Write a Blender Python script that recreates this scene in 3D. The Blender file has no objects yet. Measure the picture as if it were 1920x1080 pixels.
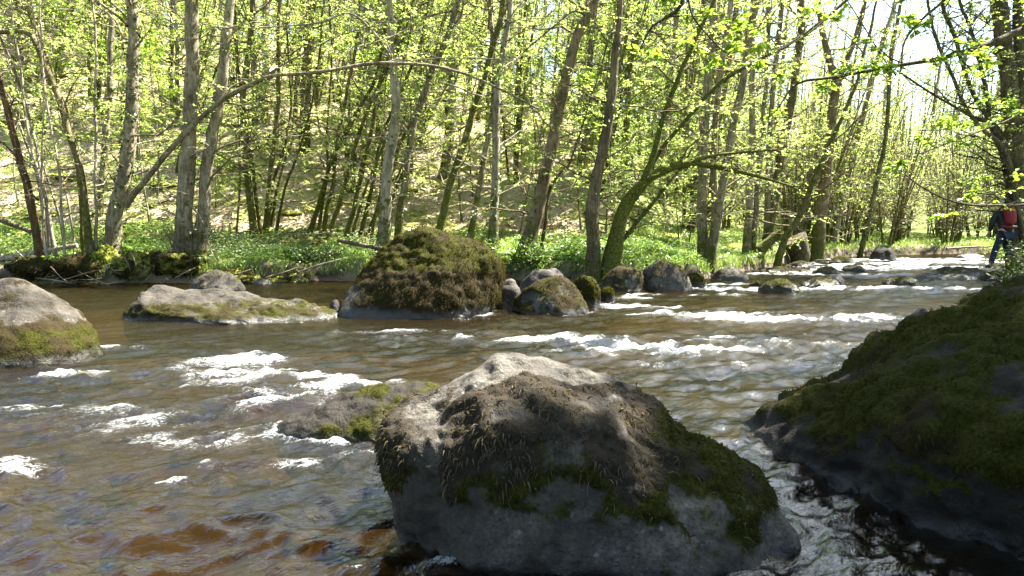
import bpy, bmesh, math, random
import numpy as np
from mathutils import Vector, Matrix

# ------------------------------------------------------------------ camera, sky, sun, exposure
scene = bpy.context.scene
R = math.radians
CAM_H = 1.15
FPX = 1280.0                       # focal length in pixels of a 1920 wide frame
PITCH = math.atan(110 / FPX)
cd = bpy.data.cameras.new('camera'); cam = bpy.data.objects.new('camera', cd)
scene.collection.objects.link(cam)
cd.sensor_width = 36; cd.lens = 24; cd.clip_start = 0.05; cd.clip_end = 2000
cam.location = (0, 0, CAM_H); cam.rotation_euler = (R(90) - PITCH, 0, 0)
scene.camera = cam

SUN_AZ, SUN_EL = R(60), R(56)
world = bpy.data.worlds.new('World'); scene.world = world; world.use_nodes = True
wn = world.node_tree; bgn = wn.nodes['Background']
sky = wn.nodes.new('ShaderNodeTexSky'); sky.sky_type = 'NISHITA'; sky.sun_disc = False
sky.sun_elevation = SUN_EL; sky.sun_rotation = SUN_AZ
sky.air_density = 1.0; sky.dust_density = 1.5
wn.links.new(sky.outputs[0], bgn.inputs[0]); bgn.inputs[1].default_value = 0.055
sl = bpy.data.lights.new('sun', 'SUN'); sl.energy = 5.0; sl.angle = R(0.5); sl.color = (1, 0.95, 0.86)
sun = bpy.data.objects.new('sun', sl); scene.collection.objects.link(sun)
SDIR = Vector((math.sin(SUN_AZ) * math.cos(SUN_EL), math.cos(SUN_AZ) * math.cos(SUN_EL), math.sin(SUN_EL)))
sun.rotation_euler = SDIR.to_track_quat('Z', 'Y').to_euler(); sun.location = SDIR * 60
vs = scene.view_settings
vs.view_transform = 'Standard'; vs.look = 'None'; vs.gamma = 1; vs.use_curve_mapping = False; vs.exposure = 3.15
cy = scene.cycles
cy.use_denoising = True
cy.max_bounces = 9; cy.diffuse_bounces = 6; cy.glossy_bounces = 3; cy.transmission_bounces = 4; cy.transparent_max_bounces = 12
cy.sample_clamp_indirect = 6; cy.caustics_reflective = False; cy.caustics_refractive = False

# ------------------------------------------------------------------ helpers
COL = scene.collection
rng = np.random.default_rng(7)
FW = np.array([0, math.cos(PITCH), -math.sin(PITCH)]); UPV = np.array([0, math.sin(PITCH), math.cos(PITCH)])

def at(px, py, d):
    """the point of the place seen at a pixel of the 1920x1080 photograph, d metres down the valley"""
    v = FW + (px - 960) / FPX * np.array([1., 0, 0]) + (540 - py) / FPX * UPV
    return np.array([0, 0, CAM_H]) + v * (d / v[1])

def on_plane(px, py, z=0.0):
    v = FW + (px - 960) / FPX * np.array([1., 0, 0]) + (540 - py) / FPX * UPV
    return np.array([0, 0, CAM_H]) + v * ((z - CAM_H) / v[2])

def _hash(ix, iy, iz, seed):
    h = (ix.astype(np.uint32) * np.uint32(374761393) + iy.astype(np.uint32) * np.uint32(668265263)
         + iz.astype(np.uint32) * np.uint32(2246822519) + np.uint32((seed * 3266489917) & 0xffffffff))
    h = (h ^ (h >> np.uint32(13))) * np.uint32(1274126177)
    h = (h ^ (h >> np.uint32(15))) * np.uint32(2246822519)
    return ((h ^ (h >> np.uint32(16))).astype(np.float64)) / 4294967295.0

def vnoise(p, seed=0):
    p = np.asarray(p, float); i = np.floor(p).astype(np.int64); f = p - i
    f = f * f * f * (f * (f * 6 - 15) + 10)
    out = 0
    for dx in (0, 1):
        for dy in (0, 1):
            for dz in (0, 1):
                w = (f[..., 0] if dx else 1 - f[..., 0]) * (f[..., 1] if dy else 1 - f[..., 1]) * (f[..., 2] if dz else 1 - f[..., 2])
                out = out + w * _hash(i[..., 0] + dx, i[..., 1] + dy, i[..., 2] + dz, seed)
    return out * 2 - 1

def fbm(p, oct=4, seed=0, gain=0.5):
    p = np.asarray(p, float); a = 1.0; s = 0; t = 0
    for k in range(oct):
        s = s + a * vnoise(p * (2.03 ** k) + k * 17.3, seed + k); t += a; a *= gain
    return s / t

def fbm2(x, y, oct=4, seed=0, gain=0.5):
    return fbm(np.stack([x, y, np.zeros_like(x) + 0.37 * seed], -1), oct, seed, gain)

def sst(a, b, x):
    t = np.clip((x - a) / (b - a), 0, 1); return t * t * (3 - 2 * t)

def softplus(x, k=1.0):
    return np.where(x / k > 20, x, k * np.log1p(np.exp(np.clip(x / k, -30, 20))))

def norm(v):
    return v / np.maximum(np.linalg.norm(v, axis=-1, keepdims=True), 1e-9)

class Acc:
    """collects vertices, triangles, quads and per-vertex values of one mesh"""
    def __init__(s): s.v = []; s.t = []; s.q = []; s.a = {}; s.n = 0
    def add(s, v, tris=None, quads=None, **attr):
        v = np.asarray(v, float).reshape(-1, 3)
        s.v.append(v)
        if tris is not None: s.t.append(np.asarray(tris, np.int64).reshape(-1, 3) + s.n)
        if quads is not None: s.q.append(np.asarray(quads, np.int64).reshape(-1, 4) + s.n)
        for k, x in attr.items(): s.a.setdefault(k, []).append(np.broadcast_to(np.asarray(x, float), (len(v),)))
        s.n += len(v)
    def build(s, name, mat, parent=None, smooth=True, origin=None):
        v = np.concatenate(s.v) if s.v else np.zeros((0, 3))
        if origin is not None: v = v - np.asarray(origin)
        t = np.concatenate(s.t) if s.t else np.zeros((0, 3), int)
        q = np.concatenate(s.q) if s.q else np.zeros((0, 4), int)
        me = bpy.data.meshes.new(name)
        me.vertices.add(len(v)); me.vertices.foreach_set('co', v.astype(np.float32).ravel())
        nl = 3 * len(t) + 4 * len(q); me.loops.add(nl); me.polygons.add(len(t) + len(q))
        me.loops.foreach_set('vertex_index', np.concatenate([t.ravel(), q.ravel()]).astype(np.int32))
        st = np.concatenate([np.arange(len(t)) * 3, 3 * len(t) + np.arange(len(q)) * 4]).astype(np.int32)
        me.polygons.foreach_set('loop_start', st)
        if smooth: me.polygons.foreach_set('use_smooth', np.ones(len(t) + len(q), bool))
        me.update(calc_edges=True)
        for k, l in s.a.items():
            at_ = me.attributes.new(k, 'FLOAT', 'POINT'); at_.data.foreach_set('value', np.concatenate(l).astype(np.float32))
        me.materials.append(mat)
        return link(name, me, parent)

def link(name, me, parent=None):
    o = bpy.data.objects.new(name, me); COL.objects.link(o)
    if parent is not None: o.parent = parent
    return o

def tag(o, label=None, cat=None, group=None, kind=None):
    if label: o['label'] = label
    if cat: o['category'] = cat
    if group: o['group'] = group
    if kind: o['kind'] = kind
    return o

def thing(name, label, cat, loc, group=None):
    o = link(name, None); o.location = [float(c) for c in loc]; o.empty_display_size = 0.2
    return tag(o, label, cat, group)

def copy_tree(o, parent=None):
    c = o.copy(); COL.objects.link(c); c.parent = parent
    for ch in o.children: copy_tree(ch, c)
    return c

def resample(P, n):
    """Catmull-Rom through the points, n samples; works on any number of columns"""
    P = np.asarray(P, float)
    if len(P) == 2: return P[0] + (P[1] - P[0]) * np.linspace(0, 1, n)[:, None]
    d = np.concatenate([[0], np.cumsum(np.maximum(np.linalg.norm(np.diff(P[:, :3], axis=0), axis=1), 1e-6))])
    Q = np.concatenate([[2 * P[0] - P[1]], P, [2 * P[-1] - P[-2]]])
    s = np.linspace(0, d[-1], n); out = np.zeros((n, P.shape[1]))
    k = np.clip(np.searchsorted(d, s, side='right') - 1, 0, len(P) - 2)
    t = ((s - d[k]) / (d[k + 1] - d[k]))[:, None]
    p0, p1, p2, p3 = Q[k], Q[k + 1], Q[k + 2], Q[k + 3]
    return 0.5 * (2 * p1 + (p2 - p0) * t + (2 * p0 - 5 * p1 + 4 * p2 - p3) * t ** 2 + (3 * p1 - p0 - 3 * p2 + p3) * t ** 3)

def tubes(P, Rd, sides, bump=0.0, seed=0, freq=(3.0, 6.0)):
    """P (B,n,3) centre lines, Rd (B,n) radii -> verts, quads"""
    P = np.asarray(P, float); Rd = np.asarray(Rd, float); B, n, _ = P.shape
    T = norm(np.gradient(P, axis=1)); m = norm(T.mean(1))
    ref = np.where(np.abs(m[:, 2:3]) > 0.75, np.array([[0, 1.0, 0]]), np.array([[0, 0, 1.0]]))[:, None, :]
    U = norm(ref - (ref * T).sum(-1, keepdims=True) * T); V = np.cross(T, U)
    a = np.arange(sides) / sides * 2 * math.pi
    ring = np.cos(a)[None, None, :, None] * U[:, :, None, :] + np.sin(a)[None, None, :, None] * V[:, :, None, :]
    r = np.repeat(Rd[:, :, None], sides, 2)
    if bump:
        p = P[:, :, None, :] * np.array([1, 1, freq[0] / freq[1]]) + ring * r[..., None]
        r = r * (1 + bump * fbm(p * freq[1] + seed, 3, seed))
    v = P[:, :, None, :] + ring * r[..., None]
    i = np.arange(n - 1)[:, None] * sides; j = np.arange(sides)[None, :]; j2 = (j + 1) % sides
    q = np.stack([i + j, i + j2, i + sides + j2, i + sides + j], -1).reshape(-1, 4)
    q = (q[None] + (np.arange(B) * n * sides)[:, None, None]).reshape(-1, 4)
    return v.reshape(-1, 3), q

# ------------------------------------------------------------------ materials
class NT:
    def __init__(s, name):
        s.m = bpy.data.materials.new(name); s.m.use_nodes = True; s.t = s.m.node_tree; s.t.nodes.clear()
        s.out = s.t.nodes.new('ShaderNodeOutputMaterial')
    def n(s, typ, ins=None, out=0, **props):
        nd = s.t.nodes.new('ShaderNode' + typ)
        for k, v in props.items(): setattr(nd, k, v)
        for k, v in (ins or {}).items():
            if isinstance(v, bpy.types.NodeSocket): s.t.links.new(v, nd.inputs[k])
            else:
                if isinstance(v, tuple) and len(v) == 3 and nd.inputs[k].type == 'RGBA': v = v + (1,)
                nd.inputs[k].default_value = v
        return nd.outputs[out]
    def attr(s, name): return s.n('Attribute', attribute_name=name, out=2)
    def coord(s, scale=(1, 1, 1), rot=(0, 0, 0), which=3):
        c = s.n('TexCoord', out=which)
        return s.n('Mapping', {'Vector': c, 'Scale': scale, 'Rotation': rot})
    def noise(s, vec, sc, det=4, rough=0.55, dist=0.0, out=0):
        return s.n('TexNoise', {'Vector': vec, 'Scale': sc, 'Detail': det, 'Roughness': rough, 'Distortion': dist}, out)
    def ramp(s, f, stops, interp='LINEAR'):
        nd = s.t.nodes.new('ShaderNodeValToRGB'); s.t.links.new(f, nd.inputs[0]); cr = nd.color_ramp; cr.interpolation = interp
        while len(cr.elements) < len(stops): cr.elements.new(0.5)
        for e, (p, c) in zip(cr.elements, stops):
            e.position = p; e.color = (c if isinstance(c, tuple) else (c, c, c)) + (1,)
        return nd.outputs[0]
    def mix(s, f, a, b, mode='MIX'): return s.n('MixRGB', {'Fac': f, 'Color1': a, 'Color2': b}, blend_type=mode)
    def math(s, op, a, b=0.0, clamp=False): return s.n('Math', {0: a, 1: b}, operation=op, use_clamp=clamp)
    def bump(s, h, strength, dist, normal=None):
        d = {'Height': h, 'Strength': strength, 'Distance': dist}
        if normal is not None: d['Normal'] = normal
        return s.n('Bump', d)
    def done(s, shader): s.t.links.new(shader, s.out.inputs[0]); return s.m
    def pbr(s, col, rough=0.8, normal=None, spec=0.3):
        d = {'Base Color': col, 'Roughness': rough, 'Specular IOR Level': spec}
        if normal is not None: d['Normal'] = normal
        return s.n('BsdfPrincipled', d)

MOSS_A, MOSS_B, MOSS_C = (0.012, 0.014, 0.003), (0.045, 0.044, 0.007), (0.035, 0.027, 0.013)

def mat_bark(name, dark, light, mossc=(0.10, 0.12, 0.02), lichen=0.25):
    k = NT(name)
    c = k.coord((1, 1, 0.16)); c1 = k.coord()
    n1 = k.noise(c, 19, 7, 0.75, 0.6); n2 = k.noise(c1, 4.5, 5); n3 = k.noise(c1, 16, 3)
    col = k.ramp(n1, [(0.36, dark), (0.60, light)])
    col = k.mix(1.0, col, k.ramp(k.noise(c1, 2.1, 4), [(0.35, (0.6, 0.57, 0.52)), (0.65, (1.2, 1.17, 1.12))]), 'MULTIPLY')
    col = k.mix(k.math('MULTIPLY', k.ramp(n3, [(0.5, 0.0), (0.66, 1.0)]), lichen), col, (0.36, 0.37, 0.31))
    mf = k.math('ADD', k.attr('moss'), k.math('MULTIPLY', k.math('SUBTRACT', n2, 0.5), 2.0)); mf = k.math('ADD', mf, k.math('MULTIPLY', k.math('SUBTRACT', n3, 0.5), 0.9))
    mf = k.ramp(mf, [(0.35, 0.0), (0.65, 1.0)])
    mcol = k.mix(k.ramp(k.noise(c1, 22, 4, 0.7), [(.35, 0.), (.65, 1.)]), (mossc[0] * .3, mossc[1] * .27, mossc[2] * .4), (mossc[0] * 1.25, mossc[1] * 1.15, mossc[2] * 1.4))
    col = k.mix(mf, col, mcol)
    oi = k.n('ObjectInfo', out=5)
    col = k.mix(1.0, col, k.ramp(oi, [(0, (0.8, 0.78, 0.75)), (1, (1.15, 1.1, 1.02))]), 'MULTIPLY')
    b = k.bump(n1, 1.0, 0.05); b = k.bump(n3, 0.6, 0.03, b)
    return k.done(k.pbr(col, 0.9, b, 0.15))

def mat_leaf(name, a, b, trans=0.55, gloss=0.03, boost=1.5):
    """young leaf: reflects a little, lets much of the sun through"""
    k = NT(name)
    t = k.attr('tint'); col = k.ramp(t, [(0.0, a), (1.0, b)])
    tc = k.mix(1.0, col, (boost * 1.12, boost, boost * 0.72), 'MULTIPLY')
    s = k.n('MixShader', {0: trans, 1: k.n('BsdfDiffuse', {'Color': col}), 2: k.n('BsdfTranslucent', {'Color': tc})})
    if gloss: s = k.n('MixShader', {0: gloss, 1: s, 2: k.n('BsdfGlossy', {'Color': (1, 1, 1), 'Roughness': 0.4})})
    return k.done(s)

def mat_rock(name, lich=0.5, *a, **kw):
    return _mat_rock(name, *a, lich=lich, **kw)
def _mat_rock(name, dark=(0.026, 0.023, 0.019), light=(0.10, 0.090, 0.073), warm=(0.065, 0.047, 0.027), mossA=MOSS_A, mossB=MOSS_B, dry=MOSS_C, sc=1.0, lich=0.5):
    k = NT(name)
    c = k.coord()
    n1 = k.noise(c, 2.2 * sc, 8, 0.62, 0.5); n2 = k.noise(c, 14 * sc, 6, 0.7); n3 = k.noise(c, 70 * sc, 4, 0.7)
    vor = k.n('TexVoronoi', {'Vector': k.mix(0.06, c, k.noise(c, 9 * sc, 4, out=1)), 'Scale': 21 * sc, 'Randomness': 1.0})
    col = k.ramp(n1, [(0.34, dark), (0.62, light)])
    st = k.noise(k.coord((1, 1, 0.22)), 7 * sc, 5, 0.6, 0.3)
    col = k.mix(k.ramp(st, [(0.45, 0.0), (0.68, 0.7)]), col, (dark[0] * .6, dark[1] * .6, dark[2] * .6))     # water stains running down
    col = k.mix(k.ramp(n2, [(0.42, 0.0), (0.72, 0.75)]), col, k.mix(0.5, warm, dark))
    col = k.mix(k.ramp(n3, [(0.35, 0.75), (0.6, 0.0)]), col, (0.035, 0.033, 0.03))          # mineral grain
    col = k.mix(k.math('MULTIPLY', k.ramp(vor, [(0.12, 1.0), (0.2, 0.0)]), k.ramp(n1, [(0.5, 0.0), (0.6, lich)])), col, (0.27, 0.27, 0.235))  # pale lichen discs
    m = k.attr('moss')
    mf = k.math('ADD', m, k.math('MULTIPLY', k.math('SUBTRACT', n2, 0.5), 1.1))
    mf = k.math('ADD', mf, k.math('MULTIPLY', k.math('SUBTRACT', n3, 0.5), 0.7))
    mf = k.ramp(mf, [(0.40, 0.0), (0.58, 1.0)])
    d = k.math('ADD', k.attr('dry'), k.math('MULTIPLY', k.math('SUBTRACT', k.noise(c, 6 * sc, 4), 0.5), 1.2))
    mc = k.mix(k.ramp(n3, [(0.35, 0.0), (0.65, 1.0)]), mossA, mossB)
    mc = k.mix(k.ramp(d, [(0.35, 0.0), (0.65, 1.0)]), mc, k.mix(n3, (dry[0] * .5, dry[1] * .5, dry[2] * .5), dry))
    col = k.mix(mf, col, mc)
    wet = k.attr('wet')
    col = k.mix(k.math('MULTIPLY', wet, 0.72), col, (0.012, 0.011, 0.009))
    rough = k.mix(wet, k.mix(mf, (0.72,) * 3, (0.95,) * 3), (0.22,) * 3)
    b = k.bump(n1, 0.6, 0.08); b = k.bump(n2, 0.8, 0.03, b); b = k.bump(n3, k.math('ADD', 0.35, k.math('MULTIPLY', mf, 0.5)), 0.008, b)
    return k.done(k.pbr(col, rough, b, k.math('ADD', 0.06, k.math('MULTIPLY', wet, 0.4))))

def mat_plain(name, a, b, sc=20, rough=0.8, spec=0.3, bump=0.2):
    k = NT(name); c = k.coord(); n = k.noise(c, sc, 5)
    return k.done(k.pbr(k.mix(n, a, b), rough, k.bump(n, bump, 0.01), spec))

def mat_tint(name, a, b, rough=0.9, trans=0.0):
    k = NT(name); col = k.ramp(k.attr('tint'), [(0, a), (1, b)])
    s = k.n('BsdfDiffuse', {'Color': col, 'Roughness': rough})
    if trans: s = k.n('MixShader', {0: trans, 1: s, 2: k.n('BsdfTranslucent', {'Color': k.mix(1.0, col, (1.6, 1.5, 0.8), 'MULTIPLY')})})
    return k.done(s)

MB = {
    'grey': mat_bark('bark_grey', (0.085, 0.07, 0.052), (0.34, 0.30, 0.235)),
    'brown': mat_bark('bark_brown', (0.06, 0.045, 0.033), (0.23, 0.18, 0.13), lichen=0.1),
    'pale': mat_bark('bark_pale', (0.16, 0.14, 0.11), (0.44, 0.40, 0.33), lichen=0.3),
    'dark': mat_bark('bark_dark', (0.03, 0.025, 0.02), (0.11, 0.09, 0.07), lichen=0.1),
    'rust': mat_bark('bark_rust', (0.055, 0.032, 0.02), (0.17, 0.105, 0.065), lichen=0.08),
    'olive': mat_bark('bark_olive', (0.065, 0.055, 0.03), (0.25, 0.22, 0.13), mossc=(0.11, 0.13, 0.02), lichen=0.1),
}
ML = {
    'spring': mat_leaf('leaf_spring', (0.16, 0.24, 0.06), (0.31, 0.40, 0.13), 0.6),
    'fresh': mat_leaf('leaf_fresh', (0.10, 0.19, 0.022), (0.22, 0.33, 0.04)),
    'ivy': mat_leaf('leaf_ivy', (0.02, 0.04, 0.01), (0.07, 0.11, 0.03), 0.25, 0.02, 1.2),
    'herb': mat_leaf('leaf_herb', (0.06, 0.13, 0.02), (0.17, 0.28, 0.05), 0.4, 0.05, 1.4),
    'grass': mat_leaf('leaf_grass', (0.09, 0.17, 0.025), (0.22, 0.31, 0.06), 0.4, 0.04, 1.4),
}
M_ROCK = mat_rock('rock_grey')
M_ROCKF = mat_rock('rock_foreground', .6, (0.036, 0.032, 0.027), (0.165, 0.15, 0.125), (0.08, 0.065, 0.047), dry=(0.040, 0.033, 0.024))  # dry skin kept dark: shade between the moss strands put into its colour
M_ROCKP = mat_rock('rock_pale', .4, (0.045, 0.041, 0.035), (0.16, 0.148, 0.125), (0.09, 0.07, 0.045))
M_ROCKD = mat_rock('rock_dark', .0, (0.012, 0.010, 0.008), (0.042, 0.036, 0.029), (0.034, 0.025, 0.015))
M_MOSSG = mat_tint('moss_green', (0.009, 0.011, 0.003), (0.075, 0.068, 0.010), trans=0.25)
M_MOSSB = mat_tint('moss_dry_shaded', (0.014, 0.011, 0.006), (0.10, 0.077, 0.04), trans=0.2)  # dry moss, colour lowered for the unlit face of the mid stream boulder
M_MOSSF = mat_tint('moss_dry_lit', (0.016, 0.013, 0.009), (0.19, 0.155, 0.105), trans=0.2)  # same dry moss, paler: light on the foreground boulder put into its colour
M_TWIG = mat_tint('dead_twig', (0.06, 0.045, 0.03), (0.34, 0.29, 0.22))
M_FLOWER = mat_tint('flower_white', (0.6, 0.62, 0.55), (0.8, 0.8, 0.76), trans=0.3)
M_LITTER = mat_tint('dead_leaf', (0.10, 0.055, 0.03), (0.42, 0.30, 0.19), trans=0.15)

# ------------------------------------------------------------------ terrain
BX = np.array([[-400, 8], [-80, 12.5], [-11, 14.3], [-6.4, 14.7], [-3.7, 15.2], [0, 14.9], [2.0, 14.2], [3.4, 14.2], [4.8, 16.2], [7.6, 20.2], [11, 25.5], [15, 29], [20, 32], [28, 34.5], [40, 36.5], [90, 39], [400, 45]])
NX = np.array([[-50, 2.4], [0.3, 2.4], [3, 2.9], [5, 4.9], [9, 7.6], [14, 10.6], [17.4, 13.0], [22, 17.4], [26, 22.5], [29, 30], [31, 45], [33, 95], [35, 400], [900, 400]])
def far_bank(x): return np.interp(x, BX[:, 0], BX[:, 1])
def near_bank(y): return np.interp(y, NX[:, 0], NX[:, 1])

def ground_h(x, y):
    x = np.asarray(x, float); y = np.asarray(y, float)
    wob = 0.35 * fbm2(x * 0.9, y * 0.9, 3, 11)
    sf = (y - far_bank(x)) * 0.92 + wob                      # metres past the far waterline
    sn = (x - near_bank(y)) * 0.78 + wob
    sb = 0.4 - y + 0 * x
    e = np.maximum(np.maximum(sf, sn), sb)
    bed = -0.42 + 0.10 * fbm2(x * 0.7, y * 0.7, 3, 3) + 0.05 * fbm2(x * 3, y * 3, 2, 5)
    h = bed + (0.78 + 0.10 * fbm2(x * 0.8, y * 0.8, 2, 21)) * sst(-0.25, 0.3, e)
    h = h + 0.12 * softplus(e - 0.3, 0.3) * (1 - 0.0 * e) * sst(0, 1, e)
    a = x / np.maximum(y, 6)
    k = np.interp(a, [-1.2, -0.75, -0.4, -0.1, 0.15, 0.3, 0.5, 0.75, 1.2], [0.50, 0.46, 0.40, 0.33, 0.26, 0.17, 0.09, 0.07, 0.05])
    hill = softplus(sf - np.interp(a, [-0.6, -0.2, 0.2, 0.5], [3.6, 4.6, 5.5, 9]), 1.0)
    hill = 52 * np.tanh(hill / 52)
    h = h + k * hill + sst(2, 10, sf) * (0.35 * fbm2(x * 0.22, y * 0.22, 3, 31) + 0.14 * fbm2(x * 1.1, y * 1.1, 3, 33))
    h = h - 0.12 * sst(4, 60, sf) * np.minimum(sf, 60) * sst(0, 0.2, 0.12 + 0 * sf) * 0.3
    h = h + 0.10 * softplus(sn - 2, 1) * sst(0, 2, sn) * 0.8
    h = h + 0.045 * fbm2(x * 4, y * 4, 3, 41) * sst(0, 0.5, e)
    return h

def axis(dense0, dense1, step, lo, hi):
    a = list(np.arange(dense0, dense1, step)); s = step; x = dense1
    while x < hi: a.append(x); s *= 1.12; x += s
    a.append(hi); s = step; x = dense0 - step
    while x > lo: a.insert(0, x); s *= 1.12; x -= s
    a.insert(0, lo); return np.array(a)

def grid_quads(nu, nv):
    i = np.arange(nu - 1)[:, None] * nv; j = np.arange(nv - 1)[None, :]
    return np.stack([i + j, i + nv + j, i + nv + j + 1, i + j + 1], -1).reshape(-1, 4)

xs = axis(-16, 24, 0.17, -240, 240); ys = axis(0, 34, 0.17, -60, 300)
GX, GY = np.meshgrid(xs, ys, indexing='ij')
GZ = ground_h(GX, GY)
sf_ = GY - far_bank(GX); e_ = np.maximum(np.maximum(sf_, GX - near_bank(GY)), 0.4 - GY)
acc = Acc()
acc.add(np.stack([GX, GY, GZ], -1), quads=grid_quads(len(xs), len(ys)),
        bed=1 - sst(-0.08, 0.10, GZ).ravel(), earth=(sst(-0.05, 0.05, GZ) * (1 - sst(0.28, 0.5, GZ))).ravel(),
        green=(sst(0.15, 0.5, e_) * (1 - sst(3.8, 6.0, sf_ + 1.0 * fbm2(GX * .5, GY * .5, 3, 8)) * (1 - 0.8 * sst(2, 5, GX) ))).ravel())
def mat_ground():
    k = NT('ground'); c = k.coord()
    n0 = k.noise(c, 0.35, 5); n1 = k.noise(c, 1.1, 6, 0.6); n2 = k.noise(c, 9, 6, 0.7); n3 = k.noise(c, 34, 5, 0.75)
    litter = k.ramp(n3, [(0.25, (0.13, 0.10, 0.06)), (0.5, (0.34, 0.275, 0.185)), (0.75, (0.50, 0.43, 0.32))])
    litter = k.mix(k.ramp(n2, [(0.45, 0.0), (0.75, 0.5)]), litter, (0.20, 0.14, 0.09))
    moss = k.mix(n3, (0.09, 0.11, 0.02), (0.30, 0.32, 0.06))
    col = k.mix(k.ramp(n1, [(0.45, 0.0), (0.57, 0.85)]), litter, moss)
    grn = k.mix(n3, (0.06, 0.08, 0.02), (0.20, 0.25, 0.06)); 
    g = k.math('ADD', k.attr('green'), k.math('MULTIPLY', k.math('SUBTRACT', n1, 0.5), 1.0))
    col = k.mix(k.ramp(g, [(0.4, 0.0), (0.6, 1.0)]), col, grn)
    col = k.mix(k.attr('earth'), col, k.mix(n3, (0.010, 0.008, 0.005), (0.06, 0.042, 0.026)))  # bare bank soil, with the undercut's shade put into its dark tone
    bed = k.ramp(k.noise(c, 1.6, 7, 0.65), [(0.3, (0.04, 0.027, 0.014)), (0.5, (0.10, 0.07, 0.036)), (0.72, (0.19, 0.125, 0.06))])
    vor = k.n('TexVoronoi', {'Vector': c, 'Scale': 7.0, 'Randomness': 1.0})
    bed = k.mix(k.ramp(vor, [(0.1, 0.0), (0.5, 0.7)]), bed, (0.07, 0.05, 0.03))
    col = k.mix(k.attr('bed'), col, bed)
    b = k.bump(n2, 0.5, 0.08); b = k.bump(n3, 0.6, 0.03, b)
    return k.done(k.pbr(col, 0.9, b, 0.15))
tag(acc.build('ground', mat_ground()), 'leaf covered wooded hillside, stream banks and sandy stream bed', None, None, 'structure')

# ------------------------------------------------------------------ water
FL = norm(np.array([-0.74, -0.67]))
def flow(x, y): return x * FL[0] + y * FL[1], x * -FL[1] + y * FL[0]
# white water: photograph pixels of the centre, half length and half width in metres, strength, turn of the streak
FOAM = [(630, 718, .42, .12, 1.6, -12), (575, 735, .45, .16, 1.15, 25), (540, 755, .6, .25, .85, 35), (470, 680, .35, .5, .85, 60), (450, 700, .6, .5, .6, 40), (690, 850, .35, .22, 1.1, 15), (600, 880, .6, .16, .8, 12), (340, 790, 1.1, .35, .45, 10),
        (560, 800, .8, .3, .6, 0), (20, 885, .25, .12, 1.0, 0), (300, 940, .25, .05, .9, 0), (90, 710, .5, .12, .9, 20), (30, 770, .6, .15, .6, 0), (390, 830, .6, .2, .5, 10), (140, 770, .9, .2, .45, 5),
        (1080, 640, .6, .16, 1.1, 8), (1160, 650, .6, .2, 1.2, -10), (1250, 662, .7, .13, 1.25, -6), (1180, 665, .9, .3, .7, 10), (1010, 636, .8, .25, .75, 14), (1440, 602, .8, .22, 1.5, 6), (1530, 606, .9, .18, 1.4, -6), (1350, 594, .8, .35, .9, 20), (1270, 590, .9, .25, .95, 0), (1200, 577, .8, .3, .85, -8), (1160, 560, .7, .3, .9, 0), (1620, 598, .7, .3, .7, 15), (1390, 640, 1.3, .5, .55, 10), (1330, 690, 1.0, .35, .5, 0),
        (1560, 690, 1.0, .3, .4, 0), (1600, 660, 1.0, .3, .55, 0), (1450, 710, 1.0, .2, .5, 0), (700, 625, 1.4, .2, .5, 0), (860, 640, 1.4, .2, .5, 0), (250, 652, .4, .08, .9, 30),
        (1440, 960, .35, .05, .2, 80), (1560, 1010, .45, .06, .25, 70), (1450, 880, .2, .08, .3, 60), (900, 1060, .5, .02, .9, 12),
        (1250, 555, 1.6, .25, .9, 0), (1350, 545, 1.8, .3, .9, 0), (1300, 535, 2.0, .3, .8, 0), (1600, 543, 3.0, .3, 1.0, 0), (1700, 543, 2.5, .3, 1.0, 0), (1450, 515, 2.2, .5, 1.0, 0), (1620, 517, 3.0, .6, 1.0, 0),
        (1680, 503, 4.0, 1.0, 1.1, 0), (1620, 497, 3.0, 1.0, .9, 0), (1750, 493, 4.5, 1.2, 1.2, 0), (1680, 487, 3.5, 1.2, .9, 0), (1800, 487, 3.0, 1.2, .9, 0), (1540, 508, 2.5, .5, .8, 0)]
def foam_env(x, y):
    f = np.zeros_like(x)
    wx = x + 0.35 * fbm2(x * 2, y * 2, 4, 61); wy = y + 0.22 * fbm2(x * 2, y * 2, 4, 62)
    for px, py, a, b, s, rot in FOAM:
        c = on_plane(px, py); r = math.radians(rot)
        dx, dy = wx - c[0], wy - c[1]
        u = (dx * math.cos(r) + dy * math.sin(r)) / a; v = (-dx * math.sin(r) + dy * math.cos(r)) / b
        f = np.maximum(f, s * np.exp(-(u * u + v * v)))
    return f
def ridge(u, v, o, sd): return 1 - 2.6 * np.abs(fbm2(u, v, o, sd))
def chop(x, y):
    calm = sst(6.5, 9.5, y) * (1 - sst(-1.5, .5, x))              # the still pool under the left bank
    return (0.75 + 0.6 * fbm2(x * .5, y * .8, 2, 69)) * (1 - .8 * calm)
def water_z(x, y, f=None, full=False):
    if f is None: f = foam_env(x, y)
    wx = x + .10 * fbm2(x * 2, y * 2, 2, 66); wy = y + .10 * fbm2(x * 2, y * 2, 2, 67)
    u, v = flow(wx, wy); c = chop(x, y); t = np.minimum(f, 1.2)
    r1 = ridge(u * 1.5, v * 3.2, 2, 71); r2 = ridge(u * 4.2, v * 8.0, 2, 73); r3 = ridge(u * 11, v * 17, 2, 75)
    w = 0.03 * fbm2(u * 0.7, v * 1.3, 2, 70) + c * (0.024 * r1 + 0.018 * r2) + 0.009 * r3 * c * (1 - sst(5, 11, y)) + .0026 * ridge(u * 20, v * 30, 2, 81) * (1 - sst(3, 5.5, y))
    w = w + t * (0.022 * r1 + 0.016 * r2 + 0.008 * r3)
    return (w, np.clip(.5 * r1 + .5 * r2, -1, 1)) if full else w
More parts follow.
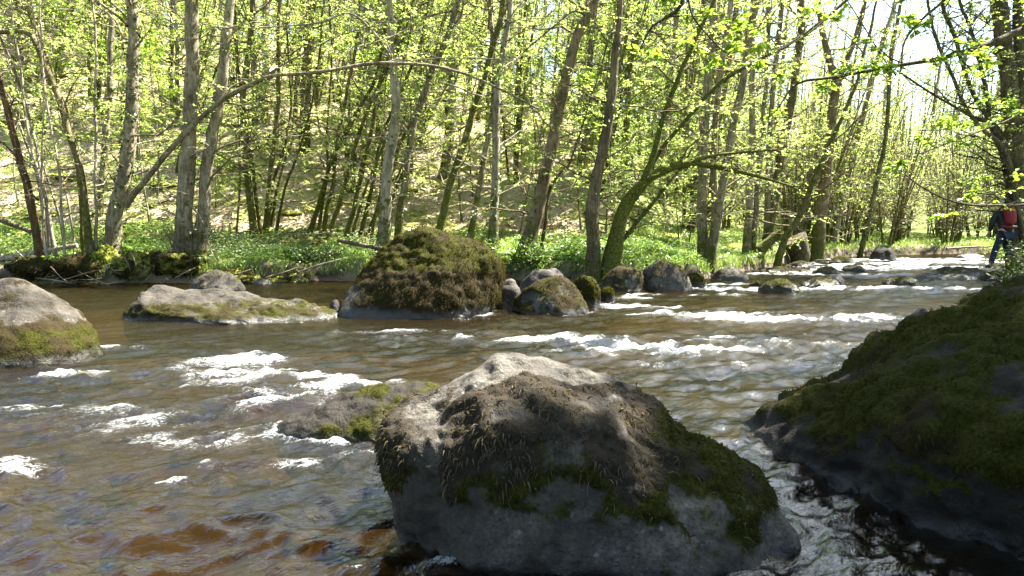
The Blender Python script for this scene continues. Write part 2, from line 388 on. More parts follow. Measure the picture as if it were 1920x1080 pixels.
def mat_water():
    k = NT('stream_water'); ang = math.atan2(FL[1], FL[0])
    c = k.coord((1, 1, 1), (0, 0, -ang)); c2 = k.n('Mapping', {'Vector': c, 'Scale': (1.0, 2.3, 1.0)})
    env = k.attr('foam')
    n1 = k.noise(c2, 3.2, 4, 0.6, 0.6); n2 = k.noise(c2, 11, 4, 0.6, 0.5); n3 = k.noise(c2, 40, 4, 0.65, 0.3)
    b = k.bump(n1, 0.10, 0.09); b = k.bump(n2, k.math('ADD', 0.34, k.math('MULTIPLY', env, 0.5)), 0.035, b); b = k.bump(n3, k.math('ADD', 0.30, k.math('MULTIPLY', env, 0.6)), 0.014, b)
    body = k.n('MixShader', {0: 0.30, 1: k.n('BsdfTransparent', {'Color': (0.40, 0.33, 0.20, 1)}), 2: k.n('BsdfDiffuse', {'Color': (0.018, 0.013, 0.005, 1)})})
    fr = k.math('MULTIPLY', k.math('POWER', k.math('MINIMUM', k.n('Fresnel', {'IOR': 1.28, 'Normal': b}), 0.8), 1.8), 0.30)
    s = k.n('MixShader', {0: fr, 1: body, 2: k.n('BsdfGlossy', {'Color': (0.95, 0.97, 1, 1), 'Roughness': 0.03, 'Normal': b})})
    # foam: filaments and bubbles inside the turbulent patches
    f1 = k.noise(c2, 5.5, 9, 0.75, 1.6); f2 = k.noise(c2, 46, 6, 0.8, 0.8); f3 = k.noise(c2, 17, 6, 0.7, 1.0)
    rid = k.math('SUBTRACT', 1.0, k.math('MULTIPLY', k.math('ABSOLUTE', k.math('SUBTRACT', f1, 0.5)), 7.0))
    rid2 = k.math('SUBTRACT', 1.0, k.math('MULTIPLY', k.math('ABSOLUTE', k.math('SUBTRACT', f3, 0.5)), 6.0))
    h = k.math('ADD', k.math('MULTIPLY', rid, 0.32), k.math('MULTIPLY', rid2, 0.30))
    h = k.math('ADD', h, k.math('MULTIPLY', f2, 1.1)); h = k.math('ADD', h, k.math('MULTIPLY', k.attr('crest'), 0.28))
    h = k.math('ADD', h, k.math('MULTIPLY', k.math('SUBTRACT', k.math('MINIMUM', env, 1.5), 0.85), 0.66))
    ff = k.ramp(h, [(0.86, 0.0), (1.04, 0.42), (1.35, 0.86)])
    ff = k.math('MULTIPLY', ff, k.ramp(env, [(0.10, 0.0), (0.5, 1.0)]))
    fb = k.bump(f2, 0.8, 0.02, b)
    foam = k.n('MixShader', {0: 0.3, 1: k.n('BsdfDiffuse', {'Color': (0.50, 0.53, 0.54, 1), 'Normal': fb}), 2: k.n('BsdfTranslucent', {'Color': (0.7, 0.74, 0.76, 1)})})
    return k.done(k.n('MixShader', {0: ff, 1: s, 2: foam}))

# ------------------------------------------------------------------ rocks
_ico = {}; RING = []
def ico(sub):
    if sub not in _ico:
        bm = bmesh.new(); bmesh.ops.create_icosphere(bm, subdivisions=sub, radius=1)
        _ico[sub] = (np.array([v.co[:] for v in bm.verts]), np.array([[v.index for v in f.verts] for f in bm.faces])); bm.free()
    return _ico[sub]
def hull_planes(pts):
    bm = bmesh.new()
    for p in pts: bm.verts.new(p)
    bmesh.ops.convex_hull(bm, input=bm.verts[:]); bm.normal_update()
    out = {}
    for f in bm.faces:
        n = np.array(f.normal[:]); d = float(np.dot(n, f.calc_center_median()))
        out.setdefault(tuple(np.round(n, 1)), (n, d))
    bm.free(); return list(out.values())
def vnormals(v, t):
    fn = np.cross(v[t[:, 1]] - v[t[:, 0]], v[t[:, 2]] - v[t[:, 0]]); n = np.zeros_like(v)
    for i in range(3): np.add.at(n, t[:, i], fn)
    return norm(n), np.linalg.norm(fn, axis=1) / 2
def sample_faces(v, t, w, n, rg):
    p = w / w.sum(); f = rg.choice(len(t), n, p=p); a, b = rg.random(n), rg.random(n); s = a + b > 1; a[s], b[s] = 1 - a[s], 1 - b[s]
    T = t[f]; return v[T[:, 0]] * (1 - a - b)[:, None] + v[T[:, 1]] * a[:, None] + v[T[:, 2]] * b[:, None], f
def blades(acc, P, D, L, W, rg, tint, droop=0.0):
    """one thin tapered blade of two bends per point"""
    n = len(P); side = norm(np.cross(D, norm(rg.normal(size=(n, 3)))))
    L = np.broadcast_to(L, (n,))[:, None]; W = np.broadcast_to(W, (n,))[:, None]
    m = P + D * L * 0.55; e = P + D * L + np.array([0, 0, -1.0]) * L * droop
    v = np.stack([P - side * W / 2, P + side * W / 2, m + side * W * 0.4, m - side * W * 0.4, e], 1)
    i = np.arange(n)[:, None] * 5
    acc.add(v.reshape(-1, 3), quads=i + np.array([[0, 1, 2, 3]]), tris=i + np.array([[3, 2, 4]]), tint=np.repeat(tint, 5))
def leaves(acc, P, D, N, L, tint, fold=False, wide=0.5):
    n = len(P); S = norm(np.cross(D, N)); L = np.broadcast_to(L, (n,))[:, None]
    if fold:
        U = np.cross(S, D)
        v = np.stack([P, P + D * L * .45 + S * L * wide * .5 + U * L * .1, P + D * L, P + D * L * .45 - S * L * wide * .5 + U * L * .1, P + D * L * .5 - U * L * .04], 1)
        i = np.arange(n)[:, None] * 5
        tr = np.concatenate([i + np.array([[0, 4, 1]]), i + np.array([[4, 2, 1]]), i + np.array([[0, 3, 4]]), i + np.array([[4, 3, 2]])])
        acc.add(v.reshape(-1, 3), tris=tr, tint=np.repeat(tint, 5))
    else:
        v = np.stack([P, P + D * L * .45 + S * L * wide * .5, P + D * L, P + D * L * .45 - S * L * wide * .5], 1)
        acc.add(v.reshape(-1, 3), quads=np.arange(n)[:, None] * 4 + np.array([[0, 1, 2, 3]]), tint=np.repeat(tint, 4))

def rock_shape(pts, sub, seed, p=9.0, amp=0.06, freq=2.0, grow=1.06, fine=.35):
    pts = np.asarray(pts, float); lo, hi = pts.min(0), pts.max(0); c = (lo + hi) / 2; S = (hi - lo) / 2
    pl = hull_planes(((pts - c) / S)); dirs, T = ico(sub); s = 0
    for n, d in pl: s = s + np.maximum(dirs @ n, 0) ** p / max(d, 0.08) ** p
    v = dirs * (s ** (-1 / p))[:, None] * S * grow + c
    n, _ = vnormals(v, T); sz = S.mean()
    q = v / sz * freq
    disp = amp * sz * (fbm(q, 4, seed) * 1.2 - 0.5 * np.abs(fbm(q * 1.7 + 9, 3, seed + 5)) + fine * fbm(q * 5, 3, seed + 9))
    v = v + n * disp[:, None]
    return v, T
def rock(name, label, pts, sub, seed, mat, moss=None, dry=None, amp=0.06, freq=2.0, p=9.0, thick=0.012, group=None, strands=0, dstrands=0, slen=0.03, swid=0.004, cat='rock', wetz=0.10, grow=1.06, fine=.35, dlen=None, drymat=None):
    v, T = rock_shape(pts, sub, seed, p, amp, freq, grow, fine); n, _ = vnormals(v, T)
    z0, z1 = 0.0, v[:, 2].max(); zr = (v[:, 2] - z0) / max(z1 - z0, 1e-3)
    nz = fbm(v * 5, 4, seed + 3)
    m = np.clip(moss(v, n, zr, nz), 0, 1) if moss else np.zeros(len(v)); dr = np.clip(dry(v, n, zr, nz), 0, 1) if dry else np.zeros(len(v))
    mm = sst(0.35, 0.7, m)
    v = v + n * (mm * thick * (0.7 + 0.9 * fbm(v / max(thick, .01) * 0.35, 3, seed + 13)))[:, None]
    RING.append(v[np.abs(v[:, 2]) < .03][::3])
    wet = 1 - sst(0.02, wetz, v[:, 2] + 0.04 * nz)
    root = v[v[:, 2] <= v[:, 2].min() + 1e-6][0]; org = np.array([v[:, 0].mean(), v[:, 1].mean(), 0.0])
    has_parts = strands or dstrands
    if has_parts:
        o = thing(name, label, cat, org, group)
        a = Acc(); a.add(v, tris=T, moss=m, dry=dr, wet=wet); a.build('stone', mat, o, origin=org)
    else:
        a = Acc(); a.add(v, tris=T, moss=m, dry=dr, wet=wet); o = a.build(name, mat, None, origin=org); o.location = org; tag(o, label, cat, group)
    rg = np.random.default_rng(seed); ar = vnormals(v, T)[1]; n2 = vnormals(v, T)[0]
    for cnt, sel, nm, mt, dn, sl in ((strands, mm * (1 - 0.8 * dr), 'moss', M_MOSSG, 0.35, slen), (dstrands, mm * dr, 'dry_moss', drymat or M_MOSSB, 1.1, dlen or slen)):
        if not cnt: continue
        w = ar * (sel[T].mean(1) ** 1.5) * (v[T].mean(1)[:, 2] > -0.02); P, f = sample_faces(v, T, w + 1e-12, cnt, rg)
        N = n2[T[f, 0]]; D = norm(N * 0.38 + rg.normal(size=P.shape) * 0.75 + np.array([0, 0, -dn]))
        cl = fbm(P * 9, 3, seed + 40) * 0.5 + 0.5
        a = Acc(); blades(a, P - N * 0.004, D, sl * (0.4 + 1.1 * rg.random(cnt)) * (0.6 + 0.8 * cl), swid * (0.6 + 0.8 * rg.random(cnt)), rg, np.clip(cl * 0.9 + rg.normal(0, .22, cnt), 0, 1), 0.35 if dn > 1 else 0.15)
        so = a.build(nm, mt, o, smooth=False, origin=org); so['kind'] = 'stuff'
    return o
def P_(*l): return np.array([at(*q) for q in l])

# the pale topped boulder in the foreground
D0 = 2.55
pts = P_((703, 800, D0), (735, 765, D0 + .1), (800, 706, D0 + .12), (870, 676, D0 + .15), (960, 664, D0 + .15), (1040, 664, D0 + .15), (1115, 680, D0 + .12), (1190, 738, D0 + .05), (1250, 788, D0), (1335, 850, D0 - .08), (1415, 905, D0 - .15), (1480, 965, D0 - .2), (1510, 1020, D0 - .22), (1500, 1075, D0 - .22),
         (703, 870, D0 - .05), (716, 930, D0 - .1), (760, 1010, D0 - .15), (850, 850, D0 - .32), (1000, 800, D0 - .36), (1100, 850, D0 - .42), (900, 1000, D0 - .42), (1100, 1040, D0 - .48), (1300, 1040, D0 - .48), (1300, 950, D0 - .40))
pts = np.concatenate([pts, pts[:10] * [1, 1, .6] + [0, .45, 0], [[-.25, 2.3, -.4], [.75, 2.1, -.4], [-.3, 3.0, -.4], [.7, 2.9, -.4]]])
rock('boulder', 'large pale topped boulder in the foreground draped with dry brown moss', pts, 7, 101, M_ROCKF,
     lambda v, n, z, q: 0.05 + (0.62 + .55 * fbm(v * 7, 3, 777)) * sst(.30, .48, z + .3 * q) * (1 - sst(.80, .93, z + .2 * q - .12 * (v[:, 1] < 2.5))) + (.55 + .6 * fbm(v * 9, 3, 779)) * sst(.34, .62, v[:, 0] + .12 * q) * (1 - sst(.5, .75, z)) * sst(-.1, .2, z + .3 * q) + .40 * np.exp(-((z - .38 - .2 * q) / .08) ** 2) * (fbm(v * 11, 3, 778) > -.02),
     lambda v, n, z, q: .25 + .75 * sst(.42, .62, z + .4 * q) * (1 - .35 * sst(.3, .6, v[:, 0])), amp=.10, freq=2.3, p=26, thick=.016, strands=12000, dstrands=17000, slen=.016, dlen=.028, swid=.005, wetz=.06, grow=1.03, fine=.16, drymat=M_MOSSF)
# the low slick rock behind its left shoulder
pts = P_((508, 792, 3.75), (560, 770, 3.85), (640, 745, 3.9), (700, 716, 3.9), (790, 707, 3.9), (860, 715, 3.9), (520, 803, 3.65), (600, 810, 3.6), (700, 828, 3.5), (800, 830, 3.5), (860, 800, 3.5))
rock('wet_rock', 'low wet rock with dark green moss behind the left shoulder of the foreground boulder', np.concatenate([pts, pts[:6] * [1, 1, 0.3] + [0, .35, -.1], pts[6:] - [0, 0, .3]]), 6, 102, M_ROCKD,
     lambda v, n, z, q: (.55 + .8 * q) * sst(-1.15, -.85, v[:, 0] + .3 * q), None, amp=.07, thick=.012, strands=7000, slen=.014, swid=.004, wetz=.09)
# the dark mossy rock at the right
pts = P_((1340, 850, 3.7), (1372, 862, 3.5), (1400, 822, 3.65), (1450, 798, 3.6), (1500, 778, 3.55), (1600, 722, 3.5), (1650, 655, 3.5), (1720, 596, 3.45), (1800, 548, 3.4), (1920, 500, 3.3), (2050, 460, 3.2), (2300, 440, 3.1), (2600, 560, 2.9),
         (1470, 880, 3.25), (1560, 945, 2.8), (1640, 985, 2.62), (1720, 1030, 2.45), (1830, 1100, 2.2), (1650, 860, 2.75), (1800, 780, 2.5), (1950, 720, 2.3), (2300, 800, 2.1))
rock('boulder', 'huge dark moss covered rock in shade at the right edge', np.concatenate([pts, [[1.3, 3.9, -.4], [2.2, 4.3, .2], [3.2, 4.3, .3], [4.2, 3.6, .4], [4.2, 2.2, -.4], [1.75, 1.95, -.4], [2.6, 1.6, -.4], [1.5, 2.5, -.4], [1.35, 3.2, -.4]]]), 7, 103, M_ROCKD,
     lambda v, n, z, q: (.78 + .9 * fbm(v * 3.2, 4, 55)) * 1.1 * sst(.06, .20, z + .16 * q + .12 * sst(1.5, 2.3, v[:, 0]) - .12 * (n[:, 2] < 0.25)), lambda v, n, z, q: .3 + .7 * fbm(v * 2.6, 3, 56), amp=.10, freq=2.8, p=14, thick=.026, strands=20000, dstrands=9000, slen=.026, swid=.005, wetz=.08, grow=1.03)
# left boulder
pts = P_((-140, 590, 6.1), (-60, 538, 6.1), (0, 520, 6.1), (35, 515, 6.1), (85, 536, 6.1), (135, 570, 6.1), (165, 600, 6.1), (183, 638, 6.05), (188, 662, 6.0), (-160, 700, 5.6), (0, 695, 5.45), (90, 685, 5.6), (60, 600, 5.7), (-40, 600, 5.6))
rock('boulder', 'rounded grey boulder with a mossy waterline at the left edge', np.concatenate([pts, pts[:9] * [1.13, 1.13, .6], pts[8:12] - [0, -.1, .35]]), 6, 104, M_ROCK,
     lambda v, n, z, q: .95 * (1 - sst(.36, .55, z + .25 * q)) + .44 + .5 * fbm(v * 5, 4, 9), lambda v, n, z, q: .48 + .5 * q + .5 * sst(.35, .5, z), amp=.06, p=20, grow=1.02, thick=.014, strands=8000, dstrands=5000, slen=.018, swid=.005, wetz=.14)
# flat rock
pts = P_((248, 592, 8.7), (258, 562, 8.9), (285, 546, 9.1), (340, 540, 9.3), (420, 546, 9.3), (500, 558, 9.2), (580, 570, 9.0), (617, 592, 8.8), (255, 604, 8.5), (350, 610, 8.35), (480, 608, 8.4), (600, 602, 8.6), (300, 580, 8.45))
rock('flat_rock', 'long flat grey rock lying low in calm brown water at left', np.concatenate([pts, pts[:8] * [1, 1, .4] + [0, .5, -.1], pts[8:12] - [0, 0, .35]]), 6, 105, M_ROCK,
     lambda v, n, z, q: .5 * (1 - sst(.45, .7, z + .3 * q)) + .12 + .4 * q, lambda v, n, z, q: .5 + 0 * z, amp=.09, freq=3, thick=.014, strands=3500, dstrands=2500, slen=.022, swid=.006, wetz=.07, grow=1.13, p=20)
# big mossy boulder in mid stream
pts = P_((624, 582, 9.3), (642, 552, 9.4), (682, 502, 9.5), (735, 448, 9.6), (762, 428, 9.6), (792, 419, 9.6), (830, 428, 9.6), (872, 442, 9.55), (908, 462, 9.5), (940, 484, 9.4), (945, 505, 9.35), (932, 545, 9.2), (918, 592, 9.0), (640, 590, 8.9), (740, 599, 8.7), (850, 599, 8.7), (740, 520, 9.0), (850, 510, 8.9))
rock('boulder', 'big peaked boulder thick with brown green moss standing in mid stream', np.concatenate([pts, pts[:12] * [1, 1, .75] + [0, 1.0, 0], pts[13:16] - [0, 0, .4], pts[[0, 12]] + [[0, 1.2, -.4], [0, 1.2, -.4]]]), 6, 106, M_ROCK,
     lambda v, n, z, q: 1.0 * sst(.0, .16, z + .14 * q) - .9 * np.exp(-(((v[:, 0] + 2.25) / .3) ** 2 + ((z - .25) / .12) ** 2)), lambda v, n, z, q: .42 + .3 * (z < .5) + .25 * q, amp=.06, freq=2.4, p=26, thick=.03, strands=16000, dstrands=14000, slen=.045, swid=.007, grow=1.03, wetz=.16)

# the smaller stones: left and right pixel, top and waterline pixel, material, moss, label, group
STONES = [
 (345, 463, 505, 552, 'p', .35, 'round pale boulder just behind the long flat rock', 'boulder'),
 (919, 988, 519, 583, 'p', .0, 'smooth pale stone leaning against the right side of the big mossy boulder', 'rock'),
 (966, 1078, 499, 556, 'p', .12, 'smooth grey domed rock behind the pointed wedge of rock', 'rock'),
 (955, 1112, 516, 593, 'p', .55, 'slanted wedge of grey rock with a mossy foot right of the big boulder', 'rock'),
 (1066, 1130, 514, 582, 'd', .5, 'dark upright rock behind the mossy wedge of rock', 'rock'),
 (1124, 1157, 537, 571, 'd', .6, 'small dark mossy stone at the right end of the rock cluster', 'stone'),
 (1042, 1108, 480, 522, 'd', .6, 'mossy rock at the foot of the bank, left of the mossy forked trunk', 'rock'),
 (1058, 1098, 500, 527, 'p', .1, 'little pale stone behind the grey domed rock', 'stone'),
 (1118, 1235, 497, 549, 'p', .45, 'long brown furred rock below the arching mossy tree', 'rock'),
 (1190, 1302, 484, 549, 'p', .4, 'tall rounded rock beside the long brown furred rock', 'rock'),
 (1262, 1322, 492, 530, 'g', .3, 'rounded grey rock tucked behind the tall rounded rock', 'rock'),
 (1272, 1332, 511, 543, 'd', .55, 'small rust brown mossy stone right of the tall rounded rock', 'stone'),
 (1330, 1408, 499, 526, 'p', .3, 'pale low rock at the water below the triple trunked tree', 'rock'),
 (1418, 1506, 522, 551, 'd', .75, 'wedge shaped mossy stone in the open stream with a green back', 'stone'),
 (1406, 1434, 526, 540, 'd', .8, 'tiny dark mossy stone just left of the wedge shaped stone', 'stone'),
 (1498, 1578, 520, 541, 'd', .7, 'low brown mossy stone right of the wedge shaped stone', 'stone'),
 (1545, 1589, 514, 534, 'd', .3, 'dark bare stone touching the low brown mossy stone', 'stone'),
 (1653, 1730, 516, 538, 'd', .6, 'lone dark mossy stone in the stream off the right bank', 'stone'),
 (1702, 1768, 511, 525, 'd', .1, 'flat black stone behind the lone dark mossy stone', 'stone'),
 (1522, 1580, 499, 517, 'd', .85, 'bright green mossy stone among white water', 'stone'),
 (1576, 1626, 495, 510, 'd', .7, 'mossy stone right of the bright green one in white water', 'stone'),
 (1468, 1532, 488, 505, 'g', .4, 'brownish stone at the far water edge below the leaning trunk', 'stone'),
 (1415, 1530, 500, 513, 'p', .5, 'long flat mossy slab near the far water edge', 'slab'),
 (1378, 1420, 486, 507, 'd', .6, 'mossy stone at the foot of the grassy bank', 'stone'),
 (1552, 1606, 479, 497, 'd', .6, 'far mossy stone upstream of the bright green one', 'stone'),
 (1596, 1650, 488, 500, 'd', .4, 'low stone at the centre of the upper rapid', 'stone'),
 (1628, 1682, 463, 488, 'd', .0, 'large black rock at the head of the upper rapid', 'rock'),
 (1666, 1712, 481, 491, 'd', .2, 'low dark stone beside the large black rock', 'stone'),
 (1738, 1862, 498, 521, 'd', .35, 'wide dark rock the hiker is stepping on', 'rock'),
 (1742, 1842, 513, 529, 'd', .4, 'low dark slab in front of the rock the hiker is stepping on', 'slab'),
 (1832, 1898, 507, 528, 'd', .8, 'rounded mossy stone at the foot of the right bank', 'stone'),
 (1718, 1775, 483, 492, 'g', .2, 'long low stone in the far rapid', 'stone'),
 (1790, 1850, 474, 485, 'g', .2, 'far grey stone near the right bank beyond the rapid', 'stone'),
 (1704, 1764, 576, 606, 'd', .1, 'wet black stone showing above the edge of the dark right rock', 'stone'),
 (1330, 1372, 512, 522, 'd', .6, 'small green stone beside the pale low rock', 'stone'),
 (470, 512, 520, 535, 'g', .2, 'small stone on the left bank behind the pale boulder', 'stone'),
 (612, 640, 560, 590, 'd', .2, 'dark stone wedged between flat rock and big mossy boulder', 'stone'),
 (1340, 1366, 487, 503, 'd', .5, 'rounded dark stone under the roots of the triple trunked tree', 'stone'),
]
rg = np.random.default_rng(5)
for i, (l, r_, tp, bs, mk, ms, lab, nm) in enumerate(STONES):
    g = on_plane(0, bs)[1]; w = (r_ - l) / FPX * g; th = min(max(w * 0.8, .25), 1.6); d = g + th * .5
    cx = ((l + r_) / 2 - 960) / FPX * d; hw = w / 2 * d / g
    top = at((l + r_) / 2, tp, d)[2]; top = max(top, .06)
    u = rg.normal(size=(26, 3)); u = norm(u); u[:, 2] = np.abs(u[:, 2]) * (rg.random(26) > .3) - .15
    lean = rg.uniform(-.25, .25)
    if 'wedge' in lab: lean = .3
    pts = np.stack([cx + u[:, 0] * hw + lean * hw * np.maximum(u[:, 2], 0), d + u[:, 1] * th * .5, u[:, 2] * top], -1)
    pts = np.concatenate([pts, [[cx + lean * hw * 1.2, d, top], [cx + lean * hw, d + .1 * th, top * .97], [cx - hw, d, .02], [cx + hw, d, .02], [cx - .7 * hw, d - .3 * th, -.3], [cx + .7 * hw, d - .3 * th, -.3], [cx, d + .5 * th, -.3], [cx - .5 * hw, d - .1 * th, top * .88], [cx + .5 * hw, d, top * .86], [cx + .2 * hw, d - .25 * th, top * .8], [cx - .85 * hw, d, top * .45], [cx + .85 * hw, d, top * .45]]])
    rock(nm, lab, pts, 5 if w > 1.25 else 4, 200 + i, {'p': M_ROCKP, 'g': M_ROCK, 'd': M_ROCKD}[mk],
         (lambda v, n, z, q, ms=ms: ms * 1.25 * sst(-.15, .55, n[:, 2] + .9 * q) + .15 * ms) if ms else None, lambda v, n, z, q, mk=mk: (.6 if mk in 'gp' else .2) + .5 * q,
         amp=.10, freq=2.2, p=14, thick=.02, wetz=.2 if mk != 'p' else .08, cat='rock' if nm != 'stone' else 'stone', strands=1200 if ms >= .4 else 0, slen=.035, swid=.01, grow=1.04)
wy_ = [0.35]
while wy_[-1] < 46: wy_.append(wy_[-1] + max(0.011, 0.0062 * wy_[-1] ** 1.15))
wy_ = np.array(wy_); wa = np.linspace(-1.1, 1.12, 440)
WY, WA = np.meshgrid(wy_, wa, indexing='ij'); WX = WA * (WY + 1.2)
fo = foam_env(WX, WY)
from mathutils import kdtree
RP = np.concatenate(RING); kd = kdtree.KDTree(len(RP))
for i_, p_ in enumerate(RP): kd.insert((p_[0], p_[1], 0), i_)
kd.balance()
dist = np.full(WX.shape, 9.0); it = np.argwhere((WY < 16) & (np.abs(WA) < .95))
for i_, j_ in it: dist[i_, j_] = kd.find((WX[i_, j_], WY[i_, j_], 0))[2]
near = sst(.02, .6, dist)                                          # water piles up and froths where it meets the stones
fo = np.maximum(fo, (.55 + .8 * fbm2(WX * 2.3, WY * 2.3, 3, 68)) * np.exp(-(dist / (.035 + .006 * WY)) ** 1.2) * sst(-.35, .25, fbm2(WX * 1.1 + 4, WY * 1.1, 2, 63)) * (.35 + .65 * sst(.2, .6, chop(WX, WY))) * (1 - .85 * sst(.7, 1.0, WX) * (WY < 4.2)))
wz, cr_ = water_z(WX, WY, fo, True); fu, fv = flow(WX, WY)
fo = fo * np.clip(.85 + 1.5 * fbm2(fu * 2.2, fv * 5.5, 3, 64), .05, 1.25)
acc = Acc(); acc.add(np.stack([WX, WY, wz], -1), quads=grid_quads(len(wy_), len(wa)), foam=fo.ravel(), crest=cr_.ravel())
acc_w = acc
tag(acc_w.build('water', mat_water()), 'brown rippling stream with white water running between the boulders', None, None, 'structure')

# cobbles of the stream bed, seen through the water
rb = np.random.default_rng(88); a = Acc(); dirs, T3 = ico(2)
for i in range(420):
    y_ = .9 + 9 * rb.random() ** 1.6; x_ = rb.uniform(-1.0, .75) * (y_ + .6)
    if x_ > near_bank(y_) - .3: continue
    r_ = rb.uniform(.04, .13) * (1 + .5 * (rb.random() > .9)); v_ = dirs * (1 + .22 * fbm(dirs * 1.6 + i, 2, i))[:, None] * np.array([1, rb.uniform(.7, 1), rb.uniform(.45, .7)]) * r_
    c_, s_ = math.cos(i), math.sin(i); v_ = np.stack([v_[:, 0] * c_ - v_[:, 1] * s_, v_[:, 0] * s_ + v_[:, 1] * c_, v_[:, 2]], -1)
    a.add(v_ + [x_, y_, float(ground_h(np.array([x_]), np.array([y_]))[0]) + r_ * .3], tris=T3, moss=0.0, dry=0.0, wet=0.35)
tag(a.build('bed_cobbles', mat_rock('rock_cobble', .0, (0.05, 0.038, 0.022), (0.26, 0.19, 0.11), (0.2, 0.12, 0.06))), 'brown cobbles lying on the stream bed under the water', None, None, 'stuff')

# ------------------------------------------------------------------ trees
def stem_at(P, Rr, t):
    x = np.clip(t, 0, 1) * (len(P) - 1); i = np.minimum(x.astype(int), len(P) - 2); f = (x - i)[:, None]
    return P[i] * (1 - f) + P[i + 1] * f, (Rr[i] * (1 - f[:, 0]) + Rr[i + 1] * f[:, 0]), norm(P[i + 1] - P[i])

def grow(P, Rr, rg, nb, L, t0, ntw, nleaf, lsize, bark, crown, t1=1.0, up=0.25, el=(5, 50), fold=False, flat=0.6, leafprob=1.0, pos=None, bias=None):
    """branches, twigs and leaves of one stem; adds wood to bark and leaves to crown"""
    if nb == 0: return
    t = t0 + (t1 - t0) * (np.arange(nb) + rg.random(nb)) / nb
    p0, r0, T = stem_at(P, Rr, t)
    az = np.arange(nb) * 2.4 + rg.uniform(0, 6.28, nb) * 0.5; e = np.radians(rg.uniform(el[0], el[1], nb))
    D = np.stack([np.cos(az) * np.cos(e), np.sin(az) * np.cos(e), np.sin(e)], -1)
    if bias is not None: D = norm(D + np.asarray(bias))
    ln = L * (0.45 + 0.75 * rg.random(nb)) * (1.15 - 0.6 * t)
    n = 7; s = np.linspace(0, 1, n)
    jit = np.cumsum(rg.normal(0, 0.035, (nb, n, 3)), 1); jit[:, 0] = 0
    B = p0[:, None] + D[:, None] * (ln[:, None] * s)[..., None] + (jit * ln[:, None, None]) + np.array([0, 0, 1.]) * (up * rg.uniform(-0.5, 1.3, nb)[:, None] * ln[:, None] * s ** 2)[..., None]
    br = np.minimum(r0 * 0.45, 0.006 + 0.011 * ln)
    v, q = tubes(B, br[:, None] * (1 - 0.8 * s)[None], 5); bark.add(v, quads=q, moss=0.25)
    m = nb * ntw; bi = np.repeat(np.arange(nb), ntw); ss = rg.uniform(0.2, 1.0, m)
    x = ss * (n - 1); k = np.minimum(x.astype(int), n - 2); f = (x - k)[:, None]
    q0 = B[bi, k] * (1 - f) + B[bi, k + 1] * f; bd = norm(B[bi, k + 1] - B[bi, k])
    td = rg.normal(size=(m, 3)); td[:, 2] *= 1 - flat; td = norm(bd * 0.7 + norm(td) * 0.9)
    tl = ln[bi] * rg.uniform(0.2, 0.5, m) * (1.25 - 0.75 * ss)
    s4 = np.linspace(0, 1, 4); W = q0[:, None] + td[:, None] * (tl[:, None] * s4)[..., None] + np.cumsum(rg.normal(0, .03, (m, 4, 3)), 1) * tl[:, None, None]
    W[:, :, 2] -= (0.12 * tl[:, None] * s4 ** 2)
    v, q = tubes(W, (br[bi] * 0.35)[:, None] * (1 - 0.75 * s4)[None], 3); bark.add(v, quads=q, moss=0.1)
    if nleaf == 0: return
    M = m * nleaf; ti = np.repeat(np.arange(m), nleaf); s = rg.uniform(0.1, 1.02, M) * 3; k = np.minimum(s.astype(int), 2); f = (s - k)[:, None]
    lp = W[ti, k] * (1 - f) + W[ti, k + 1] * f; tdir = td[ti]
    keep = (rg.random(m) < leafprob)[ti]
    side = norm(np.cross(tdir, [0, 0, 1.])) * rg.choice([-1, 1], M)[:, None]
    ld = norm(side + 0.6 * tdir + rg.normal(0, .35, (M, 3)) + [0, 0, -0.25]); nn = norm(np.array([0, 0, 1.]) + rg.normal(0, .45, (M, 3)))
    sz = lsize * rg.uniform(0.55, 1.25, M); cl = np.clip(0.5 + 0.35 * rg.normal(size=m)[ti] * .6 + rg.normal(0, .22, M), 0, 1)
    leaves(crown, lp[keep], ld[keep], nn[keep], sz[keep], cl[keep], fold, 0.62)

def add_trunk(acc, P, Rr, sides, seed, moss, bump=0.10, flare=0.6, fl=0.35):
    h = P[:, 2] - P[0, 2]; Rf = Rr * (1 + flare * np.exp(-np.maximum(h, 0) / fl))
    v, q = tubes(P[None], Rf[None], sides, bump, seed)
    hh = v[:, 2] - P[0, 2]
    acc.add(v, quads=q, moss=np.clip(moss[0] + moss[1] * np.exp(-np.maximum(hh, 0) / moss[2]), 0, 1))
    return Rf

# one entry per tree: name, label, depth, bark, stems [(photo pixels, start and end width in pixels)], moss, options
H = []
def hero(name, label, d, bark, stems, moss=(.1, .6, .9), **k): H.append((name, label, d, bark, stems, moss, k))
T2 = [[(342, 480), (345, 430), (349, 332), (356, 207), (358, 104), (358, 0)], 46, 34]
T3 = [[(368, 478), (378, 425), (389, 311), (407, 207), (420, 104), (433, 0)], 38, 24]
hero('tree', 'rust brown bare stem leaning left out of the hazel clump', 14.9, 'rust', [([(80, 470), (62, 395), (36, 300), (15, 215), (-8, 120), (-30, 20)], 23, 13)], nb=6)
hero('tree', 'thick stem leaning left with a broken top bent over level', 14.9, 'olive', [([(170, 440), (148, 315), (113, 195), (80, 106), (60, 66), (40, 59), (-10, 61)], 19, 13)], moss=(.35, .4, 1), nb=0, stop=True)
hero('tree', 'mossy stem leaning left just behind the broken topped stem', 15.4, 'olive', [([(158, 440), (143, 300), (124, 205), (101, 150), (76, 70), (47, 5)], 13, 9)], moss=(.5, .4, 1), nb=8)
hero('birch_sapling', 'thin straight white barked sapling at the left', 15.0, 'pale', [([(177, 440), (179, 290), (178, 150), (175, 0)], 9, 6)], moss=(0, .3, .5), nb=5)
